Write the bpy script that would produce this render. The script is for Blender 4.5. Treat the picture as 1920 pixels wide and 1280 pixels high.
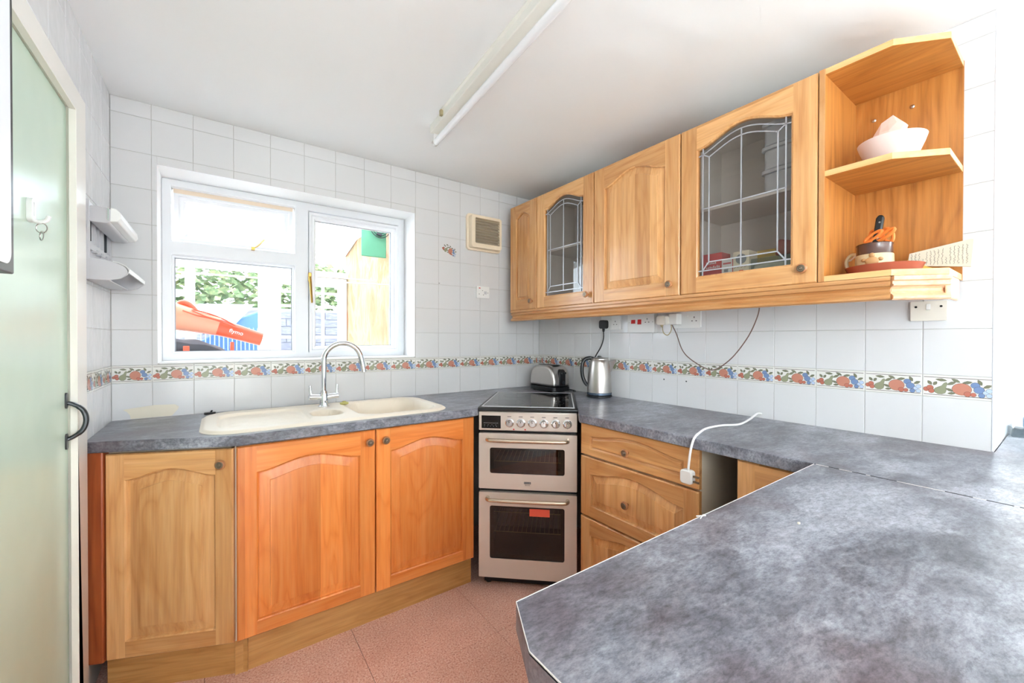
import bpy, bmesh, math, random
from mathutils import Vector, Matrix
from mathutils.geometry import tessellate_polygon

sc = bpy.context.scene
COL = sc.collection
for o_ in list(bpy.data.objects):
    bpy.data.objects.remove(o_)

# ------------------------------------------------------------------ camera
EYE = 1.258
YAW, PITCH, ROLL = 0.6221079, -0.0073144, 0.0017023
fwd = Vector((math.sin(YAW) * math.cos(PITCH), math.cos(YAW) * math.cos(PITCH), math.sin(PITCH)))
rgt = Vector((math.cos(YAW), -math.sin(YAW), 0))
upv = rgt.cross(fwd)
r2 = rgt * math.cos(ROLL) + upv * math.sin(ROLL)
u2 = upv * math.cos(ROLL) - rgt * math.sin(ROLL)
cam = bpy.data.objects.new('camera', bpy.data.cameras.new('camera'))
COL.objects.link(cam)
cam.matrix_world = Matrix(((r2.x, u2.x, -fwd.x, 0), (r2.y, u2.y, -fwd.y, 0), (r2.z, u2.z, -fwd.z, EYE), (0, 0, 0, 1)))
cam.data.sensor_fit = 'HORIZONTAL'
cam.data.sensor_width = 36
cam.data.lens = 767.1213 * 36 / 1920
cam.data.clip_start = 0.02
sc.camera = cam

# ------------------------------------------------------------------ sky, portal, added fill lights, exposure
SKY = 4.0
world = bpy.data.worlds.new('sky')
sc.world = world
world.use_nodes = True
bg = world.node_tree.nodes['Background']
bg.inputs['Color'].default_value = (0.84, 0.93, 1.0, 1)
bg.inputs['Strength'].default_value = SKY
sc.view_settings.view_transform = 'Standard'
sc.view_settings.look = 'None'
sc.view_settings.gamma = 1
sc.view_settings.exposure = 1.48
sc.cycles.max_bounces = 9
sc.cycles.diffuse_bounces = 6
sc.cycles.glossy_bounces = 4
sc.cycles.transparent_max_bounces = 14
sc.cycles.adaptive_threshold = .03
sc.cycles.sample_clamp_indirect = 8


def portal(loc, rot, sx, sy):
    l = bpy.data.lights.new('daylight_portal', 'AREA')
    l.shape = 'RECTANGLE'
    l.size, l.size_y = sx, sy
    l.cycles.is_portal = True
    o = bpy.data.objects.new('daylight_portal', l)
    o.location = loc
    o.rotation_euler = rot
    COL.objects.link(o)


portal((0.376, 2.68, 1.58), (math.radians(90), 0, math.radians(180)), 1.2, 0.9)   # kitchen window



def fill_light(loc, rot, sx, sy, watts):
    l = bpy.data.lights.new('window_fill', 'AREA')
    l.shape = 'RECTANGLE'
    l.size, l.size_y = sx, sy
    l.energy = watts
    l.color = (.84, .93, 1)
    o = bpy.data.objects.new('window_fill', l)
    o.location = loc
    o.rotation_euler = rot
    COL.objects.link(o)


# area lights added at the two unseen dining-end windows to brighten the kitchen
fill_light((-2.72, -3.3, 1.25), (math.radians(90), 0, math.radians(-90)), 1.4, 1.8, 34)
fill_light((4.22, -2.6, 1.45), (math.radians(90), 0, math.radians(90)), 3.2, 1.5, 28)

# ------------------------------------------------------------------ helpers
RND = random.Random(7)


def lin(c):
    return tuple(((v / 255) / 12.92 if v / 255 <= .04045 else ((v / 255 + .055) / 1.055) ** 2.4) for v in c)


def mk(name, rgb, rough=.5, metal=0, spec=.5, coat=0, bump=None, trans=0, alpha=1):
    """plain principled material; bump=(scale, strength, distance)"""
    m = bpy.data.materials.new(name)
    m.use_nodes = True
    nt = m.node_tree
    b = nt.nodes['Principled BSDF']
    b.inputs['Base Color'].default_value = (*lin(rgb), 1)
    b.inputs['Roughness'].default_value = rough
    b.inputs['Metallic'].default_value = metal
    b.inputs['Specular IOR Level'].default_value = spec
    b.inputs['Coat Weight'].default_value = coat
    b.inputs['Coat Roughness'].default_value = .12
    b.inputs['Transmission Weight'].default_value = trans
    if bump:
        n = nt.nodes.new('ShaderNodeTexNoise')
        n.inputs['Scale'].default_value = bump[0]
        n.inputs['Detail'].default_value = 2
        bp = nt.nodes.new('ShaderNodeBump')
        bp.inputs['Strength'].default_value = bump[1]
        bp.inputs['Distance'].default_value = bump[2]
        tc = nt.nodes.new('ShaderNodeNewGeometry')
        nt.links.new(tc.outputs['Position'], n.inputs['Vector'])
        nt.links.new(n.outputs['Fac'], bp.inputs['Height'])
        nt.links.new(bp.outputs['Normal'], b.inputs['Normal'])
    return m


def ramp(nt, fac, stops):
    r = nt.nodes.new('ShaderNodeValToRGB')
    el = r.color_ramp.elements
    while len(el) > 1:
        el.remove(el[-1])
    el[0].position = stops[0][0]
    el[0].color = (*lin(stops[0][1]), 1)
    for p, c in stops[1:]:
        e = el.new(p)
        e.color = (*lin(c), 1)
    nt.links.new(fac, r.inputs['Fac'])
    return r.outputs['Color']


def noise(nt, vec, scale, detail=4, rough=.55, dist=0):
    n = nt.nodes.new('ShaderNodeTexNoise')
    n.inputs['Scale'].default_value = scale
    n.inputs['Detail'].default_value = detail
    n.inputs['Roughness'].default_value = rough
    n.inputs['Distortion'].default_value = dist
    if vec is not None:
        nt.links.new(vec, n.inputs['Vector'])
    return n.outputs['Fac']


def mapping(nt, vec, scale, loc=(0, 0, 0), rot=(0, 0, 0)):
    m = nt.nodes.new('ShaderNodeMapping')
    m.inputs['Scale'].default_value = scale
    m.inputs['Location'].default_value = loc
    m.inputs['Rotation'].default_value = rot
    nt.links.new(vec, m.inputs['Vector'])
    return m.outputs['Vector']


def mix(nt, a, b, fac, mode='MIX'):
    n = nt.nodes.new('ShaderNodeMix')
    n.data_type = 'RGBA'
    n.blend_type = mode
    for sock, v in ((n.inputs[0], fac), (n.inputs[6], a), (n.inputs[7], b)):
        if isinstance(v, (int, float)):
            sock.default_value = v
        elif isinstance(v, tuple):
            sock.default_value = (*lin(v), 1)
        else:
            nt.links.new(v, sock)
    return n.outputs[2]


def wood(name, light, mid, dark, axis='Z', rough=.33, staves=True, coat=.25):
    """oak with long pores along one local axis, cathedral figure and a lacquer coat"""
    m = bpy.data.materials.new(name)
    m.use_nodes = True
    nt = m.node_tree
    b = nt.nodes['Principled BSDF']
    tc = nt.nodes.new('ShaderNodeTexCoord')
    oi = nt.nodes.new('ShaderNodeObjectInfo')
    off = nt.nodes.new('ShaderNodeVectorMath')
    off.operation = 'MULTIPLY_ADD'
    comb = nt.nodes.new('ShaderNodeCombineXYZ')
    for i in range(3):
        nt.links.new(oi.outputs['Random'], comb.inputs[i])
    nt.links.new(comb.outputs[0], off.inputs[0])
    off.inputs[1].default_value = (7.3, 5.1, 9.7)
    nt.links.new(tc.outputs['Object'], off.inputs[2])
    v = off.outputs[0]
    a, c = 1.1, 22
    st = {'Z': (c, c, a), 'X': (a, c, c), 'Y': (c, a, c)}[axis]
    st2 = {'Z': (5, 5, .9), 'X': (.9, 5, 5), 'Y': (5, .9, 5)}[axis]
    st3 = {'Z': (90, 90, 2.5), 'X': (2.5, 90, 90), 'Y': (90, 2.5, 90)}[axis]
    fine = noise(nt, mapping(nt, v, st), 3.0, 3, .6)
    fig = noise(nt, mapping(nt, v, st2), 1.6, 2, .5, 1.2)
    w = nt.nodes.new('ShaderNodeMath')
    w.operation = 'PINGPONG'
    mul = nt.nodes.new('ShaderNodeMath')
    mul.operation = 'MULTIPLY'
    nt.links.new(fig, mul.inputs[0])
    mul.inputs[1].default_value = 9
    nt.links.new(mul.outputs[0], w.inputs[0])
    w.inputs[1].default_value = 1
    pores = noise(nt, mapping(nt, v, st3), 2.0, 1, .5)
    base = ramp(nt, fine, [(.28, dark), (.5, mid), (.72, light)])
    figc = ramp(nt, w.outputs[0], [(0, dark), (.35, mid), (1, light)])
    col = mix(nt, base, figc, .38)
    porec = ramp(nt, pores, [(.36, dark), (.5, light)])
    col = mix(nt, col, porec, .22, 'MULTIPLY')
    if staves:   # edge-glued staves of slightly different tone
        sep = nt.nodes.new('ShaderNodeSeparateXYZ')
        nt.links.new(v, sep.inputs[0])
        q = nt.nodes.new('ShaderNodeMath')
        q.operation = 'SNAP'
        q.inputs[1].default_value = .085
        nt.links.new(sep.outputs['X' if axis == 'Z' else 'Z'], q.inputs[0])
        wn = nt.nodes.new('ShaderNodeTexWhiteNoise')
        wn.noise_dimensions = '1D'
        nt.links.new(q.outputs[0], wn.inputs['W'])
        tone = ramp(nt, wn.outputs['Value'], [(0, (205, 190, 175)), (1, (255, 255, 255))])
        col = mix(nt, col, tone, .8, 'MULTIPLY')
    nt.links.new(col, b.inputs['Base Color'])
    b.inputs['Roughness'].default_value = rough
    b.inputs['Coat Weight'].default_value = coat
    b.inputs['Coat Roughness'].default_value = .18
    return m


def slate(name):
    m = bpy.data.materials.new(name)
    m.use_nodes = True
    nt = m.node_tree
    b = nt.nodes['Principled BSDF']
    g = nt.nodes.new('ShaderNodeNewGeometry')
    p = g.outputs['Position']
    big = noise(nt, mapping(nt, p, (1.5, 2.3, 2), rot=(0, 0, .5)), 1.9, 4, .62, .5)
    mid = noise(nt, mapping(nt, p, (1.0, 2.4, 2), rot=(0, 0, .6)), 7.5, 6, .7, .7)
    fine = noise(nt, mapping(nt, p, (1, 2.2, 1.5), rot=(0, 0, .5)), 70, 3, .75)
    warm = noise(nt, mapping(nt, p, (1, 1, 1), loc=(3.1, .4, 0)), 3.1, 3, .6, .4)
    c = ramp(nt, mid, [(.30, (72, 74, 84)), (.44, (118, 121, 131)), (.55, (154, 158, 168)), (.70, (206, 211, 220))])
    c2 = ramp(nt, big, [(.38, (84, 86, 96)), (.5, (138, 141, 152)), (.61, (200, 205, 215))])
    c = mix(nt, c, c2, .5)
    wr = ramp(nt, warm, [(.5, (0, 0, 0)), (.66, (255, 255, 255))])
    wm = nt.nodes.new('ShaderNodeRGBToBW')
    nt.links.new(wr, wm.inputs[0])
    sc_ = nt.nodes.new('ShaderNodeMath')
    sc_.operation = 'MULTIPLY'
    sc_.inputs[1].default_value = .6
    nt.links.new(wm.outputs[0], sc_.inputs[0])
    c = mix(nt, c, (112, 98, 104), sc_.outputs[0])
    fr = ramp(nt, fine, [(.34, (120, 122, 130)), (.5, (205, 206, 210)), (.66, (255, 255, 255))])
    c = mix(nt, c, fr, .7, 'MULTIPLY')
    nt.links.new(c, b.inputs['Base Color'])
    b.inputs['Roughness'].default_value = .3
    return m


def speckle(name, stops, scale, rough=.5, bump=.15):
    m = bpy.data.materials.new(name)
    m.use_nodes = True
    nt = m.node_tree
    b = nt.nodes['Principled BSDF']
    g = nt.nodes.new('ShaderNodeNewGeometry')
    n = noise(nt, g.outputs['Position'], scale, 3, .7)
    v = noise(nt, g.outputs['Position'], scale * .02, 3, .6)
    c = ramp(nt, n, stops)
    t = ramp(nt, v, [(.3, (225, 215, 210)), (.7, (255, 255, 255))])
    nt.links.new(mix(nt, c, t, .8, 'MULTIPLY'), b.inputs['Base Color'])
    b.inputs['Roughness'].default_value = rough
    bp = nt.nodes.new('ShaderNodeBump')
    bp.inputs['Strength'].default_value = bump
    bp.inputs['Distance'].default_value = .001
    nt.links.new(n, bp.inputs['Height'])
    nt.links.new(bp.outputs['Normal'], b.inputs['Normal'])
    return m


def patchy(name, stops, scale, rough=.9, mapscale=(1, 1, 1), detail=6):
    m = bpy.data.materials.new(name)
    m.use_nodes = True
    nt = m.node_tree
    b = nt.nodes['Principled BSDF']
    g = nt.nodes.new('ShaderNodeNewGeometry')
    n = noise(nt, mapping(nt, g.outputs['Position'], mapscale), scale, detail, .65, .5)
    nt.links.new(ramp(nt, n, stops), b.inputs['Base Color'])
    b.inputs['Roughness'].default_value = rough
    return m


def thin_glass(name, tint=(255, 255, 255), refl=.10, rough=.0, ior=1.5):
    """thin pane: clear transmission with a Fresnel-weighted mirror"""
    m = bpy.data.materials.new(name)
    m.use_nodes = True
    nt = m.node_tree
    nt.nodes.remove(nt.nodes['Principled BSDF'])
    out = nt.nodes['Material Output']
    t = nt.nodes.new('ShaderNodeBsdfTransparent')
    t.inputs[0].default_value = (*lin(tint), 1)
    g = nt.nodes.new('ShaderNodeBsdfGlossy')
    g.inputs['Roughness'].default_value = rough
    f = nt.nodes.new('ShaderNodeFresnel')
    f.inputs[0].default_value = ior
    a = nt.nodes.new('ShaderNodeMath')
    a.operation = 'MULTIPLY_ADD'
    a.inputs[1].default_value = 1.0
    a.inputs[2].default_value = refl
    a.use_clamp = True
    nt.links.new(f.outputs[0], a.inputs[0])
    ge = nt.nodes.new('ShaderNodeNewGeometry')          # mirror only at the outer face of the sheet
    inv = nt.nodes.new('ShaderNodeMath')
    inv.operation = 'SUBTRACT'
    inv.inputs[0].default_value = 1
    nt.links.new(ge.outputs['Backfacing'], inv.inputs[1])
    mu = nt.nodes.new('ShaderNodeMath')
    mu.operation = 'MULTIPLY'
    nt.links.new(a.outputs[0], mu.inputs[0])
    nt.links.new(inv.outputs[0], mu.inputs[1])
    mx = nt.nodes.new('ShaderNodeMixShader')
    nt.links.new(mu.outputs[0], mx.inputs[0])
    nt.links.new(t.outputs[0], mx.inputs[1])
    nt.links.new(g.outputs[0], mx.inputs[2])
    nt.links.new(mx.outputs[0], out.inputs[0])
    return m


def translucent(name, rgb, fac=.6):
    m = bpy.data.materials.new(name)
    m.use_nodes = True
    nt = m.node_tree
    nt.nodes.remove(nt.nodes['Principled BSDF'])
    out = nt.nodes['Material Output']
    a = nt.nodes.new('ShaderNodeBsdfTranslucent')
    d = nt.nodes.new('ShaderNodeBsdfDiffuse')
    a.inputs[0].default_value = (*lin(rgb), 1)
    d.inputs[0].default_value = (*lin(rgb), 1)
    mx = nt.nodes.new('ShaderNodeMixShader')
    mx.inputs[0].default_value = fac
    nt.links.new(d.outputs[0], mx.inputs[1])
    nt.links.new(a.outputs[0], mx.inputs[2])
    nt.links.new(mx.outputs[0], out.inputs[0])
    return m


class MB:
    """collects faces, then links them as ONE mesh object"""

    def __init__(self):
        self.v, self.f, self.m = [], [], []

    def add(self, verts, faces, mi=0):
        b = len(self.v)
        self.v += [tuple(p) for p in verts]
        self.f += [tuple(b + i for i in f) for f in faces]
        self.m += [mi] * len(faces)
        return self

    def box(self, x0, x1, y0, y1, z0, z1, mi=0):
        v = [(x, y, z) for z in (z0, z1) for y in (y0, y1) for x in (x0, x1)]
        return self.add(v, [(0, 2, 3, 1), (4, 5, 7, 6), (0, 1, 5, 4), (2, 6, 7, 3), (0, 4, 6, 2), (1, 3, 7, 5)], mi)

    def prism(self, poly, z0, z1, mi=0, to=None):
        """closed 2-D outline extruded; to maps (a, b, h) to xyz"""
        to = to or (lambda a, b, h: (a, b, h))
        n = len(poly)
        v = [to(a, b, z0) for a, b in poly] + [to(a, b, z1) for a, b in poly]
        f = [tuple(range(n))[::-1], tuple(range(n, 2 * n))] + [(i, (i + 1) % n, n + (i + 1) % n, n + i) for i in range(n)]
        return self.add(v, f, mi)

    def plate(self, outer, holes, h0, h1, mi=0, to=None, hole_mi=None):
        """extruded outline with holes"""
        to = to or (lambda a, b, h: (a, b, h))
        loops = [outer] + holes
        pts = [p for l in loops for p in l]
        tri = tessellate_polygon([[Vector((a, b, 0)) for a, b in l] for l in loops])
        n = len(pts)
        v = [to(a, b, h0) for a, b in pts] + [to(a, b, h1) for a, b in pts]
        self.add(v, [tuple(t) for t in tri] + [tuple(n + i for i in t)[::-1] for t in tri], mi)
        s = 0
        for li, l in enumerate(loops):
            k = len(l)
            vv = [to(a, b, h0) for a, b in l] + [to(a, b, h1) for a, b in l]
            self.add(vv, [(i, (i + 1) % k, k + (i + 1) % k, k + i) for i in range(k)],
                     mi if li == 0 or hole_mi is None else hole_mi)
        return self

    def tube(self, path, r, n=8, mi=0, closed=False, cap=True):
        P = [Vector(p) for p in path]
        N = len(P)
        rr = r if isinstance(r, (list, tuple)) else [r] * N
        T = []
        for i in range(N):
            a = P[(i - 1) % N] if closed or i > 0 else P[i]
            b = P[(i + 1) % N] if closed or i < N - 1 else P[i]
            T.append((b - a).normalized())
        ref = Vector((0, 0, 1)) if abs(T[0].z) < .9 else Vector((1, 0, 0))
        nrm = (ref - T[0] * ref.dot(T[0])).normalized()
        rings = []
        for i in range(N):
            nrm = (nrm - T[i] * nrm.dot(T[i])).normalized()
            bi = T[i].cross(nrm)
            rings.append([P[i] + (nrm * math.cos(2 * math.pi * k / n) + bi * math.sin(2 * math.pi * k / n)) * rr[i] for k in range(n)])
        v = [p for ring in rings for p in ring]
        f = []
        for i in range(N if closed else N - 1):
            j = (i + 1) % N
            for k in range(n):
                f.append((i * n + k, i * n + (k + 1) % n, j * n + (k + 1) % n, j * n + k))
        if cap and not closed:
            f += [tuple(range(n))[::-1], tuple((N - 1) * n + k for k in range(n))]
        return self.add(v, f, mi)

    def lathe(self, prof, n=28, c=(0, 0, 0), axis='Z', mi=0, mis=None):
        """prof = [(radius, height)]; axis Z up or Y (height goes towards -Y)"""
        v = []
        for r, h in prof:
            for k in range(n):
                a = 2 * math.pi * k / n
                x, y = r * math.cos(a), r * math.sin(a)
                v.append((c[0] + x, c[1] + y, c[2] + h) if axis == 'Z' else (c[0] + x, c[1] - h, c[2] + y))
        for i in range(len(prof) - 1):
            f = [(i * n + k, i * n + (k + 1) % n, (i + 1) * n + (k + 1) % n, (i + 1) * n + k) for k in range(n)]
            if i == 0:
                base = len(self.v)
                self.v += v
            self.f += [tuple(base + q for q in ff) for ff in f]
            self.m += [(mis[i] if mis else mi)] * n
        for i, rev in ((0, True), (len(prof) - 1, False)):
            if prof[i][0] > 1e-5:
                ff = [base + i * n + k for k in range(n)]
                self.f.append(tuple(ff[::-1] if rev else ff))
                self.m.append(mis[min(i, len(mis) - 1)] if mis else mi)
        return self

    def build(self, name, mats, parent=None, loc=(0, 0, 0), rz=0, bevel=0, seg=2, sharp=35, recalc=True, rot=None):
        me = bpy.data.meshes.new(name)
        me.from_pydata(self.v, [], self.f)
        if not isinstance(mats, (list, tuple)):
            mats = [mats]
        for m in mats:
            me.materials.append(m)
        for p, mi in zip(me.polygons, self.m):
            p.material_index = mi
        bm = bmesh.new()
        bm.from_mesh(me)
        bmesh.ops.remove_doubles(bm, verts=bm.verts, dist=1e-6)
        if recalc:
            bmesh.ops.recalc_face_normals(bm, faces=bm.faces)
        bm.to_mesh(me)
        bm.free()
        me.shade_smooth()
        me.set_sharp_from_angle(angle=math.radians(sharp))
        o = bpy.data.objects.new(name, me)
        COL.objects.link(o)
        o.location = loc
        o.rotation_euler = rot or (0, 0, rz)
        if parent:
            o.parent = parent
        if bevel:
            b = o.modifiers.new('bevel', 'BEVEL')
            b.width = bevel
            b.segments = seg
            b.limit_method = 'ANGLE'
            b.angle_limit = math.radians(40)
        return o


def tag(o, label, cat, group=None):
    o['label'] = label
    o['category'] = cat
    if group:
        o['group'] = group
    return o


def thing(name, label, cat, loc=(0, 0, 0), rz=0, group=None):
    o = bpy.data.objects.new(name, None)
    o.empty_display_size = .05
    COL.objects.link(o)
    o.location = loc
    o.rotation_euler = (0, 0, rz)
    return tag(o, label, cat, group)


def struct(o):
    o['kind'] = 'structure'
    return o


def inst(name, me, parent, loc=(0, 0, 0), rot=(0, 0, 0), scale=(1, 1, 1)):
    o = bpy.data.objects.new(name, me)
    COL.objects.link(o)
    o.parent = parent
    o.location, o.rotation_euler, o.scale = loc, rot, scale
    return o


def rrect(x0, x1, y0, y1, r, n=6):
    pts = []
    for cx, cy, a0 in ((x1 - r, y0 + r, -90), (x1 - r, y1 - r, 0), (x0 + r, y1 - r, 90), (x0 + r, y0 + r, 180)):
        for i in range(n + 1):
            a = math.radians(a0 + 90 * i / n)
            pts.append((cx + r * math.cos(a), cy + r * math.sin(a)))
    return pts


def spline(pts, n=8):
    P = [Vector(p) for p in pts]
    out = []
    for i in range(len(P) - 1):
        p0, p1, p2, p3 = P[max(i - 1, 0)], P[i], P[i + 1], P[min(i + 2, len(P) - 1)]
        for k in range(n):
            t = k / n
            out.append(.5 * ((2 * p1) + (p2 - p0) * t + (2 * p0 - 5 * p1 + 4 * p2 - p3) * t * t + (3 * p1 - p0 - 3 * p2 + p3) * t ** 3))
    out.append(P[-1])
    return out


def text(name, body, size, mat, parent, loc, rot, depth=.0004):
    cu = bpy.data.curves.new(name, 'FONT')
    cu.body = body
    cu.size = size
    cu.extrude = depth
    cu.align_x = 'CENTER'
    cu.align_y = 'CENTER'
    o = bpy.data.objects.new(name, cu)
    COL.objects.link(o)
    bpy.context.view_layer.update()
    me = bpy.data.meshes.new_from_object(o.evaluated_get(bpy.context.evaluated_depsgraph_get()))
    bpy.data.objects.remove(o)
    me.materials.clear()
    me.materials.append(mat)
    return inst(name, me, parent, loc, rot)


# ------------------------------------------------------------------ materials
M = {}
M['tile'] = mk('tile_glaze', (220, 220, 221), .10, spec=.5, bump=(9, .22, .01))
M['tile_edge'] = mk('border_white', (228, 227, 222), .12, bump=(9, .15, .01))
M['grout'] = mk('grout', (186, 184, 180), .8)
M['plaster'] = mk('plaster_white', (242, 242, 241), .7)
M['reveal'] = mk('reveal_white', (250, 250, 250), .35)
M['ceiling'] = mk('ceiling_paint', (248, 249, 250), .8, bump=(5, .35, .02))
M['pvc'] = mk('window_plastic', (232, 234, 238), .22)
M['gasket'] = mk('gasket_grey', (150, 156, 162), .5)
M['tan_edge'] = mk('aged_plastic_tan', (232, 212, 190), .5)
M['gold'] = mk('brass_gold', (196, 158, 84), .28, 1)
M['pane'] = thin_glass('window_glass', (250, 252, 253), .0, ior=1.2)
M['cabglass'] = thin_glass('cabinet_glass', (232, 231, 230), .03, ior=1.45)
M['lead'] = mk('lead_came', (196, 198, 204), .38, .6)
oak = dict(light=(244, 202, 148), mid=(234, 184, 124), dark=(212, 154, 94))
bas = dict(light=(253, 178, 102), mid=(249, 160, 80), dark=(230, 132, 56))
M['oak_v'] = wood('oak_upright', axis='Z', **oak)
M['oak_h'] = wood('oak_level', axis='X', **oak)
M['oak_y'] = wood('oak_depth', axis='Y', **oak)
M['base_v'] = wood('oak_base_upright', axis='Z', **bas)
M['base_h'] = wood('oak_base_level', axis='X', **bas)
M['oakshelf_v'] = wood('oak_veneer_upright', (208, 148, 78), (190, 128, 60), (152, 94, 40), 'Z', .4, False, .1)
M['oakshelf_h'] = wood('oak_veneer_level', (208, 148, 78), (192, 130, 62), (160, 102, 46), 'X', .4, False, .1)
M['shelfedge'] = wood('oak_lipping', (242, 206, 150), (234, 192, 132), (222, 176, 112), 'X', .4, False, .1)
M['pale_h'] = wood('bare_wood', (240, 206, 172), (226, 184, 146), (204, 156, 118), 'X', .45, False, .1)
M['plinth'] = wood('oak_plinth', (212, 166, 106), (198, 148, 86), (170, 120, 64), 'X', .45, False, .1)
M['post'] = wood('mahogany_filler', (186, 104, 58), (170, 88, 46), (146, 70, 36), 'Z', .4, False, .1)
M['carcass'] = mk('carcass_cream', (226, 216, 196), .5)
M['carc_in'] = mk('carcass_inside', (236, 229, 220), .6)
M['dark'] = mk('black_gap', (22, 21, 20), .7)
M['slate'] = slate('slate_laminate')
M['lipping'] = mk('worktop_lipping', (226, 222, 218), .4)
M['sink'] = mk('sink_composite', (240, 228, 210), .35, bump=(500, .05, .001))
M['chrome'] = mk('chrome', (225, 228, 232), .06, 1)
M['steel'] = mk('brushed_steel', (196, 192, 188), .3, 1, bump=(300, .05, .001))
M['cooker'] = mk('cooker_steel', (222, 213, 204), .36, .5)
M['handle'] = mk('handle_steel', (214, 198, 176), .25, .9)
M['blackgloss'] = mk('black_glass', (12, 12, 14), .04, spec=.6)
M['black'] = mk('black_plastic', (22, 24, 26), .35)
M['darkglass'] = thin_glass('oven_glass', (196, 198, 204), .03)
M['oven_in'] = mk('oven_enamel', (34, 34, 36), .35)
M['rack'] = mk('oven_rack', (214, 196, 140), .3, .8)
M['coral'] = mk('coral_red', (236, 96, 72), .5)
M['red'] = mk('red_switch', (206, 40, 40), .35)
M['white'] = mk('white_plastic', (236, 236, 234), .3)
M['offwhite'] = mk('ivory_plastic', (226, 220, 208), .35)
M['cream'] = mk('fan_cream', (242, 226, 200), .4)
M['fan_slat'] = mk('fan_grille', (184, 172, 150), .5)
M['greyplastic'] = mk('grey_plastic', (196, 196, 200), .35)
M['pewter'] = mk('dark_pewter', (74, 78, 82), .3, .8)
M['knobwood'] = mk('knob_wood', (176, 118, 76), .35)
M['antique'] = mk('antique_pewter', (140, 126, 110), .35, .8)
M['tube'] = mk('tube_glass', (246, 247, 250), .15)
M['batten'] = mk('light_batten', (238, 236, 228), .4)
M['door'] = mk('green_gloss_paint', (202, 222, 204), .27, spec=.35, coat=.0, bump=(4, .18, .02))
M['frame_paint'] = mk('cream_gloss', (243, 239, 230), .25, coat=.3)
M['white_gloss'] = mk('white_gloss', (236, 240, 246), .3)
M['terra'] = mk('terracotta', (176, 96, 74), .3)
M['stone_b'] = mk('glaze_brown', (78, 50, 42), .15, coat=.5)
M['stone_c'] = mk('glaze_cream', (202, 186, 150), .3)
M['stone_r'] = mk('relief_tan', (188, 142, 92), .45)
M['orange'] = mk('orange_handle', (238, 130, 56), .35)
M['paper'] = mk('aged_paper', (214, 206, 186), .7)
M['ink'] = mk('ink', (66, 62, 60), .7)
M['yellow'] = mk('yellow_card', (226, 190, 90), .6)
M['pinkglass'] = translucent('frosted_pink_glass', (250, 240, 236), .45)
M['crystal'] = translucent('salt_crystal', (252, 234, 224), .5)
M['brown_cord'] = mk('brown_flex', (112, 84, 74), .5)
M['tan_cord'] = mk('tan_flex', (172, 158, 120), .5)
M['tub'] = translucent('tub_plastic', (232, 234, 236), .35)
M['clear'] = thin_glass('clear_plastic', (225, 230, 232), .12, .15)
M['redbox'] = mk('red_card', (206, 84, 84), .5)
M['creambox'] = mk('cream_card', (240, 230, 204), .6)
M['silver'] = mk('silver_print', (150, 154, 160), .3, .4)
M['darkred'] = mk('dark_red_foil', (150, 66, 52), .3)
M['floor'] = speckle('cork_vinyl', [(.28, (156, 104, 90)), (.40, (226, 168, 150)), (.54, (248, 202, 184)), (.66, (255, 234, 224))], 150, .45)
M['floorseam'] = mk('floor_seam', (96, 56, 46), .7)
M['putty'] = mk('putty_patch', (232, 224, 206), .6)
M['fr_red'] = mk('print_red', (196, 132, 112), .14)
M['fr_deep'] = mk('print_cherry', (186, 112, 94), .14)
M['fr_green'] = mk('print_green', (148, 152, 124), .14)
M['fr_leaf'] = mk('print_leaf', (122, 124, 102), .14)
M['fr_blue'] = mk('print_blue', (116, 140, 182), .14)
M['fr_pale'] = mk('print_pale_blue', (186, 204, 230), .14)
M['fr_line'] = mk('print_line', (84, 72, 64), .14)
M['olive'] = mk('olive_plug', (186, 178, 96), .4)

# ------------------------------------------------------------------ room constants (metres)
LX, RX, BY = -.366, 1.946, 2.368          # left wall, right wall, window wall (tile faces)
CZ = 2.273                                # ceiling
P = .1525                                 # tile pitch
ZB = EYE - .1187                          # top joint of the border row
BH = .074                                 # border height
WT = .910                                 # worktop top
JT = .0016                                # joint width
YEND = .157                               # free end of the right wall
RWX = 4.0                                 # far right of the dining end
LX2 = -2.5                                # left side of the dining end
FY = -5.0                                 # garden-door wall behind the camera

# ------------------------------------------------------------------ floor, ceiling, walls
fl = struct(MB().box(LX2 - .3, RWX + .2, FY - .2, 2.7, -.12, -.0025).build('floor', M['floorseam']))
T = .508
ft = MB().box(.0009, T - .0009, .0009, T - .0009, -.0025, 0).build('floor_tile', M['floor'], fl, loc=(.462 - T, 1.454, 0))
for i in range(-2, 8):
    for j in range(-4, 3):
        if (i, j) != (-1, 0):
            x, y = .462 + i * T, 1.454 + j * T
            if x > LX - .45 and x < RWX and y > FY - .3 and y < 2.5:
                inst('floor_tile', ft.data, fl, (x, y, 0))

struct(MB().box(LX2 - .3, RWX + .2, FY - .2, 2.72, CZ, CZ + .15).build('ceiling', M['ceiling']))

# window wall with its opening
WX0, WX1, WZ0, WZ1 = -.218, .971, 1.146, 2.018
back = struct(MB().plate([(LX - .3, -.1), (2.2, -.1), (2.2, CZ), (LX - .3, CZ)], [[(WX0, WZ0), (WX0, WZ1), (WX1, WZ1), (WX1, WZ0)]],
                         BY + JT, 2.68, 0, lambda a, b, h: (a, h, b), 1).build('wall_back', [M['grout'], M['reveal']]))
right = struct(MB().box(RX + JT, 2.16, YEND + .004, 2.5, 0, CZ).build('wall_right', [M['grout']]))
trim = struct(MB().box(RX - .001, 2.165, YEND, YEND + .006, WT, CZ).build('trim_1', M['white_gloss'], bevel=.002))

DY0, DY1, DZ = 1.04, 1.815, 1.965         # door opening in the left wall
left = struct(MB().plate([(-.6, 0), (2.6, 0), (2.6, CZ), (-.6, CZ)], [[(DY0, .002), (DY0, DZ), (DY1, DZ), (DY1, .002)]],
                         LX - JT, LX - .12, 0, lambda a, b, h: (h, a, b), 1).build('wall_left', [M['grout'], M['frame_paint']]))

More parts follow.
